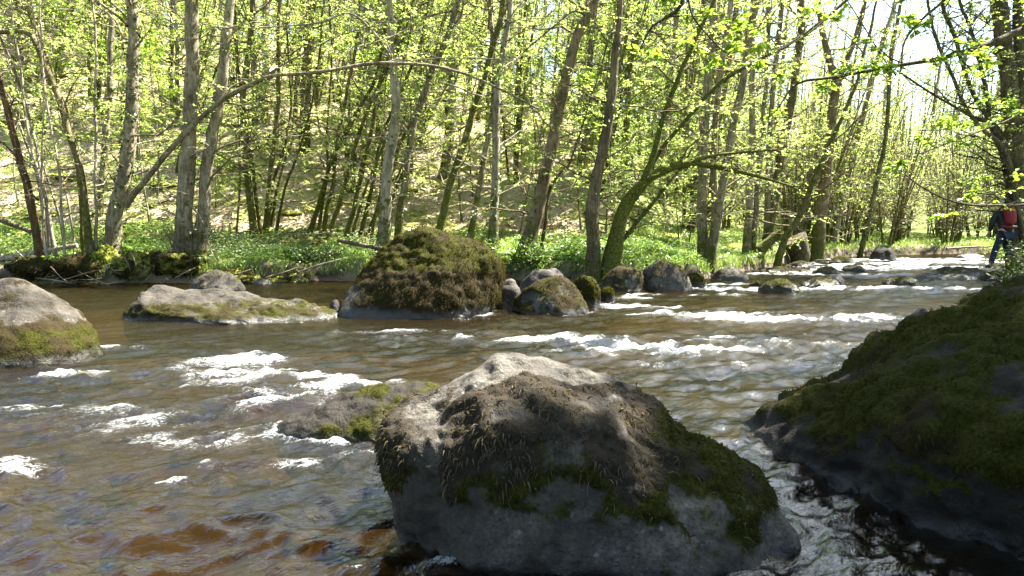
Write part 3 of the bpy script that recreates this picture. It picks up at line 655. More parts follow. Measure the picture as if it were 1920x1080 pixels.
hero('hazel_coppice', 'clump of thin pale stems fanning left at the left edge', 15.2, 'pale', [([(95, 450), (75, 310), (42, 175), (2, 75), (-30, 10)], 9, 6), ([(92, 452), (70, 335), (30, 220), (-6, 140)], 9, 6), ([(106, 456), (86, 380), (70, 315), (50, 235)], 11, 7), ([(130, 448), (90, 340), (50, 235), (5, 160)], 7, 4), ([(118, 452), (112, 330), (88, 200), (75, 90), (60, 0)], 7, 4), ([(140, 452), (128, 380), (98, 290), (40, 190)], 7, 4), ([(88, 456), (76, 380), (78, 280), (80, 150)], 6, 4)], moss=(.1, .3, .6), nb=5)
hero('alder_tree', 'grey lichen spotted trunk with ivy, left of the twin trunked tree', 15.2, 'grey', [([(205, 478), (214, 425), (233, 332), (244, 249), (249, 156), (249, 78), (246, 0)], 42, 27)], moss=(.05, .8, .7), nb=9, ivy=700,
     limbs=[([(238, 385), (252, 362), (270, 342), (311, 290), (358, 239), (415, 189), (482, 153), (520, 141), (560, 139), (620, 132), (700, 119), (800, 122), (864, 136), (905, 152), (960, 178), (1010, 205)], 22, 5, -1.6, 14), ([(455, 166), (500, 140), (560, 105), (640, 66), (720, 45), (790, 28)], 7, 3, -1.2, 12), ([(700, 119), (790, 112), (880, 108), (990, 118), (1080, 130)], 6, 2, -1.2, 8)])
hero('tree', 'slimmer grey trunk behind the ivy clad left trunk', 19.5, 'grey', [([(180, 420), (187, 384), (195, 290), (202, 207), (207, 104), (210, 0)], 19, 14)], nb=8)
hero('alder_tree', 'twin trunked tree with a shaggy mossy stool on the left bank', 15.0, 'grey', [T2, T3], moss=(.04, .9, .8), nb=9, ivy=160, shoots=170, flare=.9, limbs=[([(352, 380), (372, 402), (385, 430), (392, 460), (405, 490)], 8, 3, -.4, 2)])
hero('tree', 'slender mossy trunk forked low, right of the twin trunked tree', 18.8, 'olive', [([(478, 425), (461, 311), (456, 259), (456, 180), (465, 100), (472, 0)], 20, 14), ([(489, 425), (478, 350), (469, 290), (452, 180), (440, 60), (436, 0)], 11, 7)], moss=(.45, .4, 1.2), nb=9)
hero('tree', 'thin pale green trunk beside the low forked trunk', 19.2, 'olive', [([(496, 424), (506, 337), (516, 249), (521, 166), (525, 0)], 14, 11)], moss=(.4, .4, 1), nb=9)
hero('hazel_coppice', 'bunch of short mossy stems at the foot of the forked trunk', 19.6, 'olive', [([(500, 424), (512, 345), (535, 270), (545, 180), (540, 80)], 10, 6), ([(508, 424), (520, 350), (548, 260), (570, 190)], 9, 5), ([(515, 420), (535, 350), (555, 300), (585, 190), (600, 90)], 8, 5)], moss=(.5, .4, 1.2), nb=9)
hero('tree', 'thick brown mossy trunk higher up the slope at left centre', 26, 'brown', [([(570, 345), (571, 300), (572, 200), (577, 100), (585, 0)], 33, 26)], moss=(.3, .6, 2), nb=12, ivy=250)
hero('hazel_coppice', 'coppice of mossy stems all leaning right, left part', 19.3, 'olive', [([(577, 428), (617, 316), (664, 218), (705, 145), (722, 60), (730, 0)], 13, 8), ([(604, 430), (624, 337), (643, 207), (664, 104), (675, 0)], 12, 8), ([(612, 430), (650, 335), (680, 230), (715, 150), (760, 60)], 12, 7), ([(596, 430), (612, 330), (612, 250), (622, 130), (618, 20)], 8, 5)], moss=(.6, .4, 1.2), nb=9)
hero('hazel_coppice', 'coppice of mossy stems all leaning right, right part', 19.0, 'olive', [([(646, 431), (672, 353), (695, 249), (710, 166), (735, 90), (760, 0)], 13, 8), ([(672, 432), (700, 340), (718, 250), (770, 130), (800, 30)], 11, 7), ([(655, 432), (680, 370), (720, 270), (742, 200)], 9, 5), ([(688, 432), (712, 372), (745, 280), (790, 190), (840, 60)], 12, 8), ([(694, 432), (706, 390), (735, 340), (760, 290)], 8, 5)], moss=(.6, .4, 1.2), nb=8)
hero('tree', 'pale kinked trunk with a green mossy foot behind the big boulder', 17.0, 'pale', [([(718, 450), (721, 420), (727, 332), (737, 259), (742, 197), (740, 140), (731, 67), (728, 0)], 36, 16)], moss=(.12, .9, .9), nb=10, ivy=120, limbs=[([(735, 110), (700, 60), (655, 25), (600, 42), (520, 50), (430, 52), (380, 45)], 8, 3, -2.5, 16)])
hero('tree', 'curving trunk sweeping right from behind the pale kinked trunk', 18.0, 'grey', [([(744, 436), (760, 322), (773, 259), (783, 207), (814, 124), (835, 78), (857, 0)], 21, 17)], moss=(.3, .6, 1.5), nb=10, ivy=220, limbs=[([(850, 20), (800, 32), (750, 62), (700, 80), (655, 92), (630, 118)], 7, 3, -2.5, 16)])
hero('tree', 'mossy trunk slanting right at the picture centre', 17.5, 'olive', [([(812, 445), (842, 353), (866, 280), (887, 207), (913, 130), (933, 52), (946, 0)], 21, 15)], moss=(.5, .5, 1.5), nb=10)
hero('tree', 'upright pale trunk with ivy leaves at the picture centre', 17.2, 'pale', [([(925, 460), (927, 400), (928, 311), (931, 207), (936, 130), (953, 50), (958, 0)], 26, 14)], moss=(.2, .7, 1), nb=9, ivy=420)
hero('tree', 'slim grey trunk leaning into the upright pale trunk', 18.2, 'grey', [([(878, 440), (902, 332), (917, 249), (924, 180), (926, 100), (920, 0)], 17, 11)], moss=(.3, .5, 1), nb=9)
hero('alder_tree', 'dark trunk leaning right above the ferny bank at centre', 15.4, 'brown', [([(984, 478), (992, 450), (1016, 353), (1037, 270), (1048, 207), (1071, 109), (1089, 52), (1117, 0)], 42, 23), ([(1012, 462), (1020, 430), (1030, 358), (1060, 310), (1080, 270)], 11, 5)], moss=(.15, .8, .8), nb=9, ivy=150, limbs=[([(1100, 30), (1075, 22), (1040, 48), (985, 95), (945, 135), (905, 165)], 7, 3, -2, 12), ([(1040, 262), (1075, 250), (1110, 240), (1150, 236)], 6, 3, -.6, 6)])
hero('alder_tree', 'brown trunk rising from a thick mossy foot beside the arching tree', 14.3, 'brown', [([(1112, 500), (1112, 415), (1120, 332), (1136, 259), (1146, 181), (1156, 104), (1161, 0)], 40, 17)], moss=(.05, 1., .9), nb=9, ivy=160, flare=.25)
hero('alder_tree', 'arching mossy tree bending over to the right above the bank', 14.5, 'olive', [([(1146, 492), (1157, 434), (1177, 385), (1198, 353), (1226, 326), (1261, 312), (1301, 306), (1344, 312), (1387, 322), (1430, 333), (1487, 350)], 44, 6), ([(1128, 482), (1172, 445), (1221, 385), (1255, 342), (1284, 305), (1298, 276)], 13, 5), ([(1200, 350), (1225, 292), (1242, 230), (1264, 167), (1283, 117), (1311, 61), (1341, 0)], 17, 9), ([(1216, 322), (1240, 280), (1287, 223), (1344, 161), (1411, 119), (1489, 78), (1551, 31), (1590, 0)], 14, 6), ([(1290, 306), (1335, 292), (1390, 286), (1450, 282), (1500, 290)], 9, 4)], moss=(.75, .3, 2), nb=11, stop=True, leafL=1.0, ivy=300)
hero('alder_tree', 'triple trunked tree with a mossy foot on the grassy point', 16.8, 'grey', [([(1322, 492), (1314, 415), (1318, 332), (1320, 233), (1331, 104), (1338, 0)], 30, 20), ([(1328, 494), (1340, 420), (1338, 330), (1342, 250), (1353, 117), (1372, 0)], 22, 15), ([(1330, 496), (1346, 394), (1356, 330), (1372, 250), (1392, 153), (1406, 56), (1421, 0)], 25, 17)], moss=(.1, .9, .8), nb=10)
hero('tree', 'grey forked trunk behind the triple trunked tree', 20.5, 'grey', [([(1401, 452), (1404, 365), (1409, 250), (1411, 140), (1412, 0)], 22, 13), ([(1410, 452), (1420, 365), (1431, 250), (1436, 140), (1442, 0)], 16, 11)], moss=(.15, .7, 1), nb=10)
hero('tree', 'tall grey trunk right of the forked grey trunk', 21, 'grey', [([(1436, 452), (1440, 365), (1445, 230), (1455, 110), (1466, 0)], 18, 13)], moss=(.1, .7, 1), nb=9)
hero('tree', 'ivy clad thick trunk leaning right above the stream bend', 21, 'brown', [([(1436, 455), (1453, 373), (1465, 300), (1480, 215), (1495, 120), (1504, 42), (1502, 0)], 25, 20)], moss=(.3, .7, 1), nb=10, ivy=700)
hero('tree', 'low trunk leaning right over the far bank stones', 20, 'olive', [([(1450, 500), (1470, 451), (1493, 414), (1514, 372), (1535, 320), (1565, 250), (1600, 170)], 22, 9)], moss=(.5, .5, 1), nb=10)
hero('tree', 'dark trunk forking halfway up, right of the ivy clad trunk', 26, 'brown', [([(1532, 452), (1540, 400), (1551, 311), (1562, 207), (1566, 155), (1546, 80), (1535, 0)], 34, 13), ([(1563, 190), (1574, 150), (1592, 100), (1610, 50), (1622, 0)], 17, 12)], moss=(.25, .6, 1.5), nb=12, ivy=200)
hero('tree', 'slim ivy covered trunk leaning right near the far bend', 28, 'olive', [([(1608, 468), (1634, 384), (1655, 290), (1665, 207), (1672, 100), (1690, 0)], 14, 9)], moss=(.4, .5, 1), nb=9, ivy=500)
hero('tree', 'pale slanting trunk above the far bend', 29, 'pale', [([(1560, 450), (1590, 330), (1610, 250), (1640, 130), (1680, 0)], 16, 11)], moss=(.2, .5, 1), nb=11)
hero('alder_tree', 'big dark trunk at the right edge above the hiker', 19, 'dark', [([(1912, 400), (1903, 300), (1893, 167), (1876, 28), (1862, -80)], 46, 36), ([(1926, 400), (1918, 300), (1912, 160), (1910, 20), (1905, -60)], 30, 24)], moss=(.1, .5, 1), nb=11, ivy=300)
hero('alder_tree', 'many stemmed tree leaning left over the water at the right edge', 17.8, 'dark', [([(1935, 420), (1885, 290), (1852, 222), (1818, 156), (1799, 94), (1779, 42), (1765, 0)], 14, 9), ([(1932, 420), (1880, 300), (1858, 230), (1843, 140), (1827, 78), (1810, 28), (1800, 0)], 13, 8), ([(1938, 420), (1888, 296), (1840, 240), (1808, 195), (1788, 150), (1754, 72), (1740, 10)], 13, 7), ([(1936, 420), (1885, 264), (1827, 222), (1788, 200), (1740, 172), (1685, 133), (1663, 119)], 11, 4)], moss=(.1, .4, 1), nb=13)

LEAFY = {'hazel_coppice': 1.0, 'birch_sapling': .5}
def build_hero(idx, name, label, d, bark, stems, moss, k):
    rg = np.random.default_rng(1000 + idx)
    bx = at(stems[0][0][0][0], stems[0][0][0][1], d)[0]; org = np.array([bx, d, float(ground_h(np.array([bx]), np.array([d]))[0])])
    root = thing(name, label, 'tree', org, None)
    crown = Acc(); twig = Acc()
    for si, (px, w0, w1) in enumerate(stems):
        pts = np.array([at(x, y, d + .12 * si * (1 if si % 2 else -1)) for x, y in px])
        z0 = float(ground_h(pts[:1, 0], pts[:1, 1])[0])
        if px[0][1] > 400 or (si == 0): pts[0, 2] = min(pts[0, 2], z0 - .12) if pts[0, 2] < z0 + .8 else z0 - .12
        if pts[0, 2] < z0 - .12: pts[0, 2] = z0 - .12
        rr = np.linspace(w0, w1, len(px)) / 2 / FPX * d * .67
        if not k.get('stop'):
            dr = norm(pts[-1] - pts[-2]); topz = 11 + 4 * rg.random()
            for f_ in (0.5, 1.0):
                h = (topz - pts[-1, 2]) * .5
                if h > .3:
                    dr2 = norm(dr * .7 + np.array([0, 0, .5])); q = pts[-1] + dr2 / max(dr2[2], .4) * h
                    q = q + rg.normal(0, .15, 3); pts = np.vstack([pts, q]); rr = np.append(rr, rr[-1] * .55)
        pr = resample(np.column_stack([pts, rr]), max(24, int(np.linalg.norm(pts[-1] - pts[0]) / .18)))
        P, Rr = pr[:, :3], np.maximum(pr[:, 3], .006)
        wob = np.stack([fbm(np.stack([P[:, 2] * 1.3, 0 * P[:, 0] + si * 3.1 + idx, 0 * P[:, 0] + a], -1), 3, 50) for a in (0., 5.)], -1)
        P[:, :2] += wob * .045 * sst(0, 1, P[:, 2] - P[0, 2])[:, None]
        a = Acc(); big = Rr[0] > .12
        first = px[0][1] > 400
        Rf = add_trunk(a, P, Rr, 16 if big else 8, idx * 7 + si, moss,   .20 if big else .14, k.get('flare', .8) if first else 0.0)
        grow(P, Rr, rg, int(k.get('nb', 8) * 1.3), 1.9 * k.get('leafL', 1), .10 if not k.get('stop') else .35, 8, 16, .056, a, crown, t1=.62 if not k.get('stop') else 1.0, up=.15, el=(-5, 40), leafprob=.8)
        if not k.get('stop'): grow(P, Rr, rg, 12, 2.8, .5, 6, 9, .10, a, crown, up=.3, leafprob=.8); grow(P, Rr, rg, int(k.get('nb', 8)), 1.3, .1, 5, 0, .1, a, crown, t1=.6, up=.1, el=(-20, 50))
        a.build('trunk' if name != 'hazel_coppice' else 'stem', MB[bark], root, origin=org)
        if k.get('ivy'):
            iv = Acc(); n = k['ivy'] // len(stems); t = rg.random(n) ** 1.1 * .65
            p, r, T = stem_at(P, Rf, t); az = rg.uniform(0, 6.28, n)
            clump = fbm(np.stack([p[:, 2] * 1.5, np.cos(az), np.sin(az)], -1), 3, idx) > -.15; p, r, az = p[clump], r[clump], az[clump]; n = len(p)
            o_ = np.stack([np.cos(az), np.sin(az), 0 * az], -1); q = p + o_ * (r * 1.02 + rg.uniform(0, .05, n))[:, None]
            leaves(iv, q, norm(o_ * .3 + rg.normal(0, .4, (n, 3)) + [0, 0, -.5]), norm(o_ + rg.normal(0, .3, (n, 3))), rg.uniform(.05, .10, n), rg.random(n), True, .8)
            iv.build('ivy', ML['ivy'], root, smooth=False, origin=org)['kind'] = 'stuff'
    for (px, w0, w1, dd, nb) in k.get('limbs', []):
        pts = np.array([at(x, y, d + dd * i / (len(px) - 1)) for i, (x, y) in enumerate(px)])
        pr = resample(np.column_stack([pts, np.linspace(w0, w1, len(px)) ** 1.0 / 2 / FPX * d * .54]), 60); P, Rr = pr[:, :3], pr[:, 3]
        a = Acc(); add_trunk(a, P, Rr, 8, idx + 77, (.15, 0, 1), .30, 0.0)
        grow(P, Rr, rg, nb, .9, .25, 6, 5, .07, a, crown, up=.2, el=(-25, 45))
        a.build('limb', MB[bark], root, origin=org)
    if k.get('shoots'):
        n = k['shoots']; az = rg.uniform(0, 6.28, n); rr = rg.uniform(.15, .42, n)
        b = np.stack([org[0] + .12 + np.cos(az) * rr, org[1] + np.sin(az) * rr, org[2] + rg.uniform(-.1, .45, n)], -1)
        dirs = norm(np.stack([np.cos(az) * .35, np.sin(az) * .35, 0 * az + 1], -1) + rg.normal(0, .2, (n, 3))); ln = rg.uniform(.3, .9, n); s = np.linspace(0, 1, 4)
        W = b[:, None] + dirs[:, None] * (ln[:, None] * s)[..., None]; v, q = tubes(W, .006 * (1 - .7 * s)[None] * np.ones((n, 1)), 3)
        a = Acc(); a.add(v, quads=q, tint=np.repeat(rg.random(n) * .6, 12)); so = a.build('shoots', M_TWIG, root, origin=org); so['kind'] = 'stuff'
    if crown.n: crown.build('crown', ML['spring'], root, smooth=False, origin=org)['kind'] = 'stuff'
for i, h in enumerate(H): build_hero(i, *h)

# tree on the near right bank, out of frame, whose limbs hang into the picture and shade the right rock
def near_tree(base, height, r0, bark, limbs, label, nb, L, seed, lean=(0, 0), leaf=.085, ntw=9, nleaf=9, t0=.35):
    rg = np.random.default_rng(seed); bz = float(ground_h(np.array([base[0]]), np.array([base[1]]))[0])
    org = np.array([base[0], base[1], bz]); root = thing('alder_tree', label, 'tree', org)
    z = np.linspace(-.15, height, 40); P = np.stack([base[0] + lean[0] * (z / height) ** 1.4, base[1] + lean[1] * (z / height) ** 1.4, bz + z], -1); Rr = r0 * (1 - .75 * np.linspace(0, 1, 40))
    a = Acc(); crown = Acc(); add_trunk(a, P, Rr, 18, seed, (.1, .6, 1), .12, .6)
    grow(P, Rr, rg, nb, L, t0, ntw, nleaf, leaf, a, crown, up=.2, el=(5, 45))
    a.build('trunk', MB[bark], root, origin=org)
    for pts, w0, w1, n in limbs:
        pts = np.array(pts); pr = resample(np.column_stack([pts, np.linspace(w0, w1, len(pts))]), 50); P2, R2 = pr[:, :3], pr[:, 3]
        a = Acc(); add_trunk(a, P2, R2, 8, seed + 3, (.25, 0, 1), .12, 0); grow(P2, R2, rg, n, .75, .3, 6, 7, .085, a, crown, up=.1, el=(-35, 40), fold=True)
        a.build('limb', MB[bark], root, origin=org)
    crown.build('crown', ML['fresh'], root, smooth=False, origin=org)['kind'] = 'stuff'
    return root
tb = np.array([8.3, 9.2])
def tp(z): return np.array([tb[0], tb[1], z])
near_tree(tb, 11, .26, 'dark', [
    ([tp(3.4), at(2000, 30, 9.0), at(1920, 55, 8.9), at(1866, 78, 8.8), at(1810, 97, 8.7), at(1754, 111, 8.6), at(1671, 125, 8.5), at(1560, 145, 8.4), at(1494, 158, 8.3), at(1455, 208, 8.2)], .05, .008, 16),
    ([tp(1.5), at(2010, 372, 9.3), at(1920, 384, 9.3), at(1870, 385, 9.2), at(1820, 384, 9.1), at(1770, 372, 9), at(1720, 345, 8.9), at(1690, 320, 8.8)], .026, .006, 7),
    ([tp(5.2), at(1700, -120, 8.5), at(1480, -80, 8), at(1290, -25, 7.6), at(1280, 12, 7.5), at(1250, 32, 7.5), at(1220, 52, 7.4), at(1198, 98, 7.4)], .05, .006, 14),
    ([at(1288, -15, 7.6), at(1300, 32, 7.5), at(1340, 80, 7.5), at(1370, 100, 7.4), at(1420, 80, 7.4)], .012, .004, 7),
    ([tp(4.6), at(1840, -40, 8.6), at(1760, 10, 8.4), at(1700, 70, 8.2), at(1690, 130, 8.1)], .03, .005, 12),
    ([tp(4.2), at(1700, -60, 8.8), at(1600, -10, 8.7), at(1520, 60, 8.5), at(1450, 100, 8.4)], .03, .005, 12),
    ([tp(2.6), at(1960, 200, 9), at(1880, 230, 8.8), at(1800, 260, 8.6), at(1720, 290, 8.5)], .02, .005, 10),
], 'dark alder on the near right bank whose leafy limbs hang across the upper right', 26, 3.6, 501, (-.6, -.6))
shade = near_tree((6.7, 5.3), 10, .2, 'dark', [], 'leafy alder rising just behind the huge dark rock, mostly out of frame', 110, 2.5, 502, (-.2, -.1), .12, 12, 16, .36)

for x_, y_, sc_, rz_, lab_ in ((-3.4, -1.3, 1.35, 1.1, 'alder on the near bank left of the camera, crown arching over the stream'), (.9, -2.4, 1.4, 2.7, 'alder on the near bank straight behind the camera'), (4.9, -.6, 1.35, 4.0, 'alder on the near bank right of the camera beside the huge dark rock'), (-8.6, -1.0, 1.4, 5.2, 'alder on the near bank far to the left of the camera'), (5.4, 2.0, 1.15, .4, 'alder rooted beyond the huge dark rock, its crown over the rock')):
    o = copy_tree(shade); o.location = (x_, y_, float(ground_h(np.array([x_]), np.array([y_]))[0])); o.scale = (sc_,) * 3; o.rotation_euler = (0, 0, rz_); o['label'] = lab_
near_tree((17.6, 20.0), 13, .34, 'dark', [([np.array([17.4, 20, 3.2]), at(1960, 250, 18.5), at(1900, 215, 18), at(1840, 200, 17.5)], .06, .012, 10)], 'big dark tree shading the right bank, its trunk just out of frame', 70, 4.2, 503, (-1.2, -.6), .12, 11, 13, .22)
# ------------------------------------------------------------------ background trees on the slope
def proto(name, kind, seed):
    rg = np.random.default_rng(seed); root = thing(name, '', 'tree', (0, 0, 0)); crown = Acc(); wood = Acc()
    if kind == 'tall':
        h = rg.uniform(12, 16); z = np.linspace(-.3, h, 26); s = np.clip(z / h, 0, 1)
        P = np.stack([rg.uniform(.2, 1.6) * s ** 1.3 + .12 * fbm(np.stack([z * .6, 0 * z, 0 * z + seed], -1), 3, seed), .12 * fbm(np.stack([z * .6, 0 * z + 4, 0 * z + seed], -1), 3, seed), z], -1)
        Rr = rg.uniform(.07, .13) * (1 - .8 * s) + .008
        add_trunk(wood, P, Rr, 8, seed, (.25, .5, 2), .12, .5); grow(P, Rr, rg, 24, 2.7, .10, 11, 30, .075, wood, crown, t1=.62, up=.3, el=(0, 50), leafprob=.85); grow(P, Rr, rg, 14, 2.2, .55, 8, 4, .10, wood, crown, up=.3, leafprob=.6)
    elif kind == 'coppice':
        for q in range(rg.integers(5, 9)):
            h = rg.uniform(5, 9); z = np.linspace(-.2, h, 18); s = np.clip(z / h, 0, 1); az = rg.uniform(0, 6.28); sp = rg.uniform(.3, 1.6)
            P = np.stack([.15 * np.cos(az) + (sp * np.cos(az) + .9) * s ** 1.2, .15 * np.sin(az) + sp * np.sin(az) * s ** 1.2, z], -1); Rr = rg.uniform(.03, .055) * (1 - .75 * s) + .005
            add_trunk(wood, P, Rr, 6, seed + q, (.5, .4, 2), .1, .4); grow(P, Rr, rg, 9, 1.8, .2, 8, 20, .08, wood, crown, up=.2, el=(0, 45), leafprob=.8)
    elif kind == 'bare':
        for q in range(rg.integers(5, 9)):
            h = rg.uniform(4, 8); z = np.linspace(-.2, h, 16); s = np.clip(z / h, 0, 1); az = rg.uniform(0, 6.28); sp = rg.uniform(.3, 2.0)
            P = np.stack([.2 * np.cos(az) + (sp * np.cos(az) + .5) * s ** 1.2, .2 * np.sin(az) + sp * np.sin(az) * s ** 1.2, z], -1); Rr = rg.uniform(.03, .06) * (1 - .75 * s) + .005
            add_trunk(wood, P, Rr, 6, seed + q, (.35, .4, 2), .1, .4); grow(P, Rr, rg, 11, 1.9, .12, 10, 6, .075, wood, crown, up=.25, el=(0, 60), leafprob=.5)
    else:
        h = rg.uniform(3, 5); z = np.linspace(-.2, h, 14); s = np.clip(z / h, 0, 1)
        P = np.stack([.5 * s ** 1.5, .1 * np.sin(s * 5), z], -1); Rr = .028 * (1 - .75 * s) + .004
        add_trunk(wood, P, Rr, 5, seed, (.3, .3, 1), .08, .3); grow(P, Rr, rg, 22, 1.6, .15, 9, 20, .066, wood, crown, up=.05, el=(-5, 30), leafprob=.9)
    wood.build('trunk' if kind in ('tall', 'sapling') else 'stems', MB[['grey', 'olive', 'pale'][seed % 3] if kind != 'bare' else ['brown', 'olive', 'grey'][seed % 3]], root)
    crown.build('crown', ML['spring'] if seed % 4 else ML['fresh'], root, smooth=False)['kind'] = 'stuff'
    return root
PR = {'tall': [proto('hillside_tree', 'tall', 300 + i) for i in range(7)], 'coppice': [proto('hillside_coppice', 'coppice', 330 + i) for i in range(4)],
      'bare': [proto('thicket_coppice', 'bare', 350 + i) for i in range(3)], 'sapling': [proto('sapling', 'sapling', 370 + i) for i in range(4)]}
LAB = {'tall': ('slim tall tree with fresh spring leaves among many on the hillside', 'trees on the hillside'), 'coppice': ('clump of thin leafy stems among many on the hillside', 'coppice clumps on the hillside'),
       'bare': ('nearly bare twiggy thicket clump beyond the stream bend', 'thicket clumps beyond the bend'), 'sapling': ('small leafy sapling among the trees behind the far bank', 'saplings behind the far bank')}
used = {k: 0 for k in PR}; BG = []
def place(kind, x, y, sc, rz, tilt=0.0):
    L = PR[kind]; j = used[kind]; used[kind] += 1
    o = L[j] if j < len(L) else copy_tree(L[j % len(L)])
    o.location = (x, y, float(ground_h(np.array([x]), np.array([y]))[0]) - .05); o.rotation_euler = (0, tilt, rz); o.scale = (sc, sc, sc * 1.0)
    tag(o, LAB[kind][0], 'tree', LAB[kind][1]); BG.append((o, kind, 960 + FPX * x / y, y))
rg = np.random.default_rng(77)
taken = []
def scatter(kind, n, a0, a1, s0, s1, mind, sc=(.8, 1.25), smin=3.0):
    k = 0; tries = 0
    while k < n and tries < n * 60:
        tries += 1
        s = s0 + (s1 - s0) * rg.random() ** 1.15; a = rg.uniform(a0, a1)
        y = 16 + s; x = a * y; sfar = y - far_bank(x)
        if sfar < smin or x > near_bank(y) - 0.5 and y < 33: continue
        if abs(a) > .80: continue
        md = mind * (0.6 + y / 60)
        if any((x - u) ** 2 + (y - w) ** 2 < md * md for u, w in taken): continue
        taken.append((x, y)); place(kind, x, y, rg.uniform(*sc), rg.uniform(-1.0, 1.0) if kind in ('tall', 'coppice') else rg.uniform(0, 6.28), rg.normal(0.03, .05)); k += 1
scatter('bare', 54, .40, .80, 10, 24, .55, (.6, 1.1), .8)
scatter('bare', 34, .34, .80, 16, 40, .9, (.8, 1.2), 2.0)
scatter('coppice', 48, -.85, .45, 6, 34, 1.5, smin=4.5)
scatter('tall', 170, -.85, .85, 8, 62, 1.0, (.9, 1.5), 5)
scatter('sapling', 76, -.8, .7, 3, 22, .7, (.6, 1.2), 2.5)
ORD = ['nearest', 'second', 'third', 'fourth', 'fifth', 'sixth', 'seventh', 'eighth', 'ninth', 'tenth', 'eleventh', 'twelfth', 'thirteenth', 'fourteenth', 'fifteenth', 'sixteenth', 'seventeenth', 'eighteenth', 'nineteenth', 'twentieth']
ANCH = [(40, 'rust brown leaning stem'), (110, 'broken topped stem'), (178, 'white barked sapling'), (245, 'ivy clad left trunk'), (358, 'twin trunked tree'), (465, 'low forked trunk'), (573, 'thick brown trunk up the slope'), (660, 'right leaning coppice'), (738, 'pale kinked trunk'), (800, 'trunk sweeping right'), (880, 'centre slanting trunk'), (940, 'upright pale trunk'), (1040, 'dark leaning trunk'), (1130, 'trunk with mossy foot'), (1230, 'arching mossy tree'), (1335, 'triple trunked tree'), (1425, 'grey forked trunk'), (1485, 'ivy clad bend trunk'), (1560, 'dark forking trunk'), (1650, 'slim ivy trunk at the bend'), (1720, 'large black rock'), (1800, 'far rapid'), (1890, 'hiker')]
KW = {'tall': 'slim leafy tree', 'coppice': 'clump of leafy stems', 'bare': 'nearly bare twiggy clump', 'sapling': 'small leafy sapling'}
bk = {}
for o, kind, px, d in BG:
    if px < -60 or px > 1980: continue
    a_ = min(ANCH, key=lambda q: abs(q[0] - px))[1]; bk.setdefault((kind, a_), []).append((d, o))
for (kind, a_), l in bk.items():
    for r_, (d, o) in enumerate(sorted(l, key=lambda q: q[0])): o['label'] = f"{KW[kind]}, {ORD[r_]} one behind the {a_}"
# far wood: everything further up the hill, one mass
far = Acc(); farl = Acc(); n = 520
a = rg.uniform(-1.0, 1.0, n); y = 58 + 70 * rg.random(n); x = a * y; z = ground_h(x, y); h = rg.uniform(11, 17, n); s = np.linspace(0, 1, 6)
B = np.stack([x, y, z - .2], -1)[:, None] + np.stack([rg.uniform(0, 1.8, n)[:, None] * s ** 1.3, rg.normal(0, .4, n)[:, None] * s, h[:, None] * s], -1)
v, q = tubes(B, rg.uniform(.07, .16, n)[:, None] * (1 - .8 * s)[None], 5); far.add(v, quads=q, moss=.3)
m = 12; bi = np.repeat(np.arange(n), m); t = rg.uniform(.2, 1, n * m); k = np.minimum((t * 5).astype(int), 4); f = (t * 5 - k)[:, None]; p = B[bi, k] * (1 - f) + B[bi, k + 1] * f
dd = norm(np.stack([*(rg.normal(size=(2, n * m))), rg.uniform(.1, .9, n * m)], -1)); ln = rg.uniform(.8, 2.6, n * m)
W = p[:, None] + dd[:, None] * (ln[:, None] * np.linspace(0, 1, 3))[..., None]; v, q = tubes(W, np.array([[.022, .014, .005]]) * np.ones((n * m, 1)), 3); far.add(v, quads=q, moss=.2)
ml = 27; ti = np.repeat(np.arange(n * m), ml); lp = p[ti] + dd[ti] * (ln[ti] * rg.uniform(.2, 1.1, len(ti)))[:, None] + rg.normal(0, .28, (len(ti), 3))
keep = (x[bi][ti] < 30) | (rg.random(len(ti)) < .8)
lp = lp[keep]; nl = len(lp); leaves(farl, lp, norm(rg.normal(size=(nl, 3)) * [1, 1, .4]), norm(np.array([0, 0, 1.]) + rg.normal(0, .5, (nl, 3))), rg.uniform(.11, .23, nl), rg.random(nl), False, .65)
tag(far.build('far_wood', MB['grey']), 'distant wood of bare trunks high on the hillside', None, None, 'stuff')
tag(farl.build('far_foliage', ML['spring'], None, smooth=False), 'pale green haze of leaves of the distant wood', None, None, 'stuff')

# ------------------------------------------------------------------ ground cover
rg = np.random.default_rng(9)
def bank_points(n, s0, s1, x0, x1, pw=1.0):
    x = rg.uniform(x0, x1, n); y = far_bank(x) + s0 + (s1 - s0) * rg.random(n) ** pw; return x, y
a = Acc()
for n, s0, s1, x0, x1, L, W in ((22000, .1, 4.6, -14, 2, .16, .010), (32000, .0, 6.5, 2, 13, .17, .010), (6000, .0, 4, 13, 26, .25, .02), (9000, -.08, .25, -14, 8, .22, .010)):
    x, y = bank_points(n, s0, s1, x0, x1, 1.2); cl = fbm2(x * 1.3, y * 1.3, 3, 90); ok = cl > (-.12 if x1 < 3 else -.35); x, y, cl = x[ok], y[ok], cl[ok]
    z = ground_h(x, y); ok = z > .12; x, y, z, cl = x[ok], y[ok], z[ok], cl[ok]; n = len(x)
    D = norm(np.array([0, 0, 1.]) + rg.normal(0, .42, (n, 3)) * [1, 1, .2]); ln = L * rg.uniform(.5, 1.5, n) * (1 + .6 * cl)
    blades(a, np.stack([x, y, z - .01], -1), D, ln, W * rg.uniform(.7, 1.4, n), rg, np.clip(.5 + cl * .6 + rg.normal(0, .2, n), 0, 1), .45)
tag(a.build('grass', ML['grass'], None, False), 'bright green grass on the far bank terrace', None, None, 'stuff')
a = Acc(); fl = Acc()
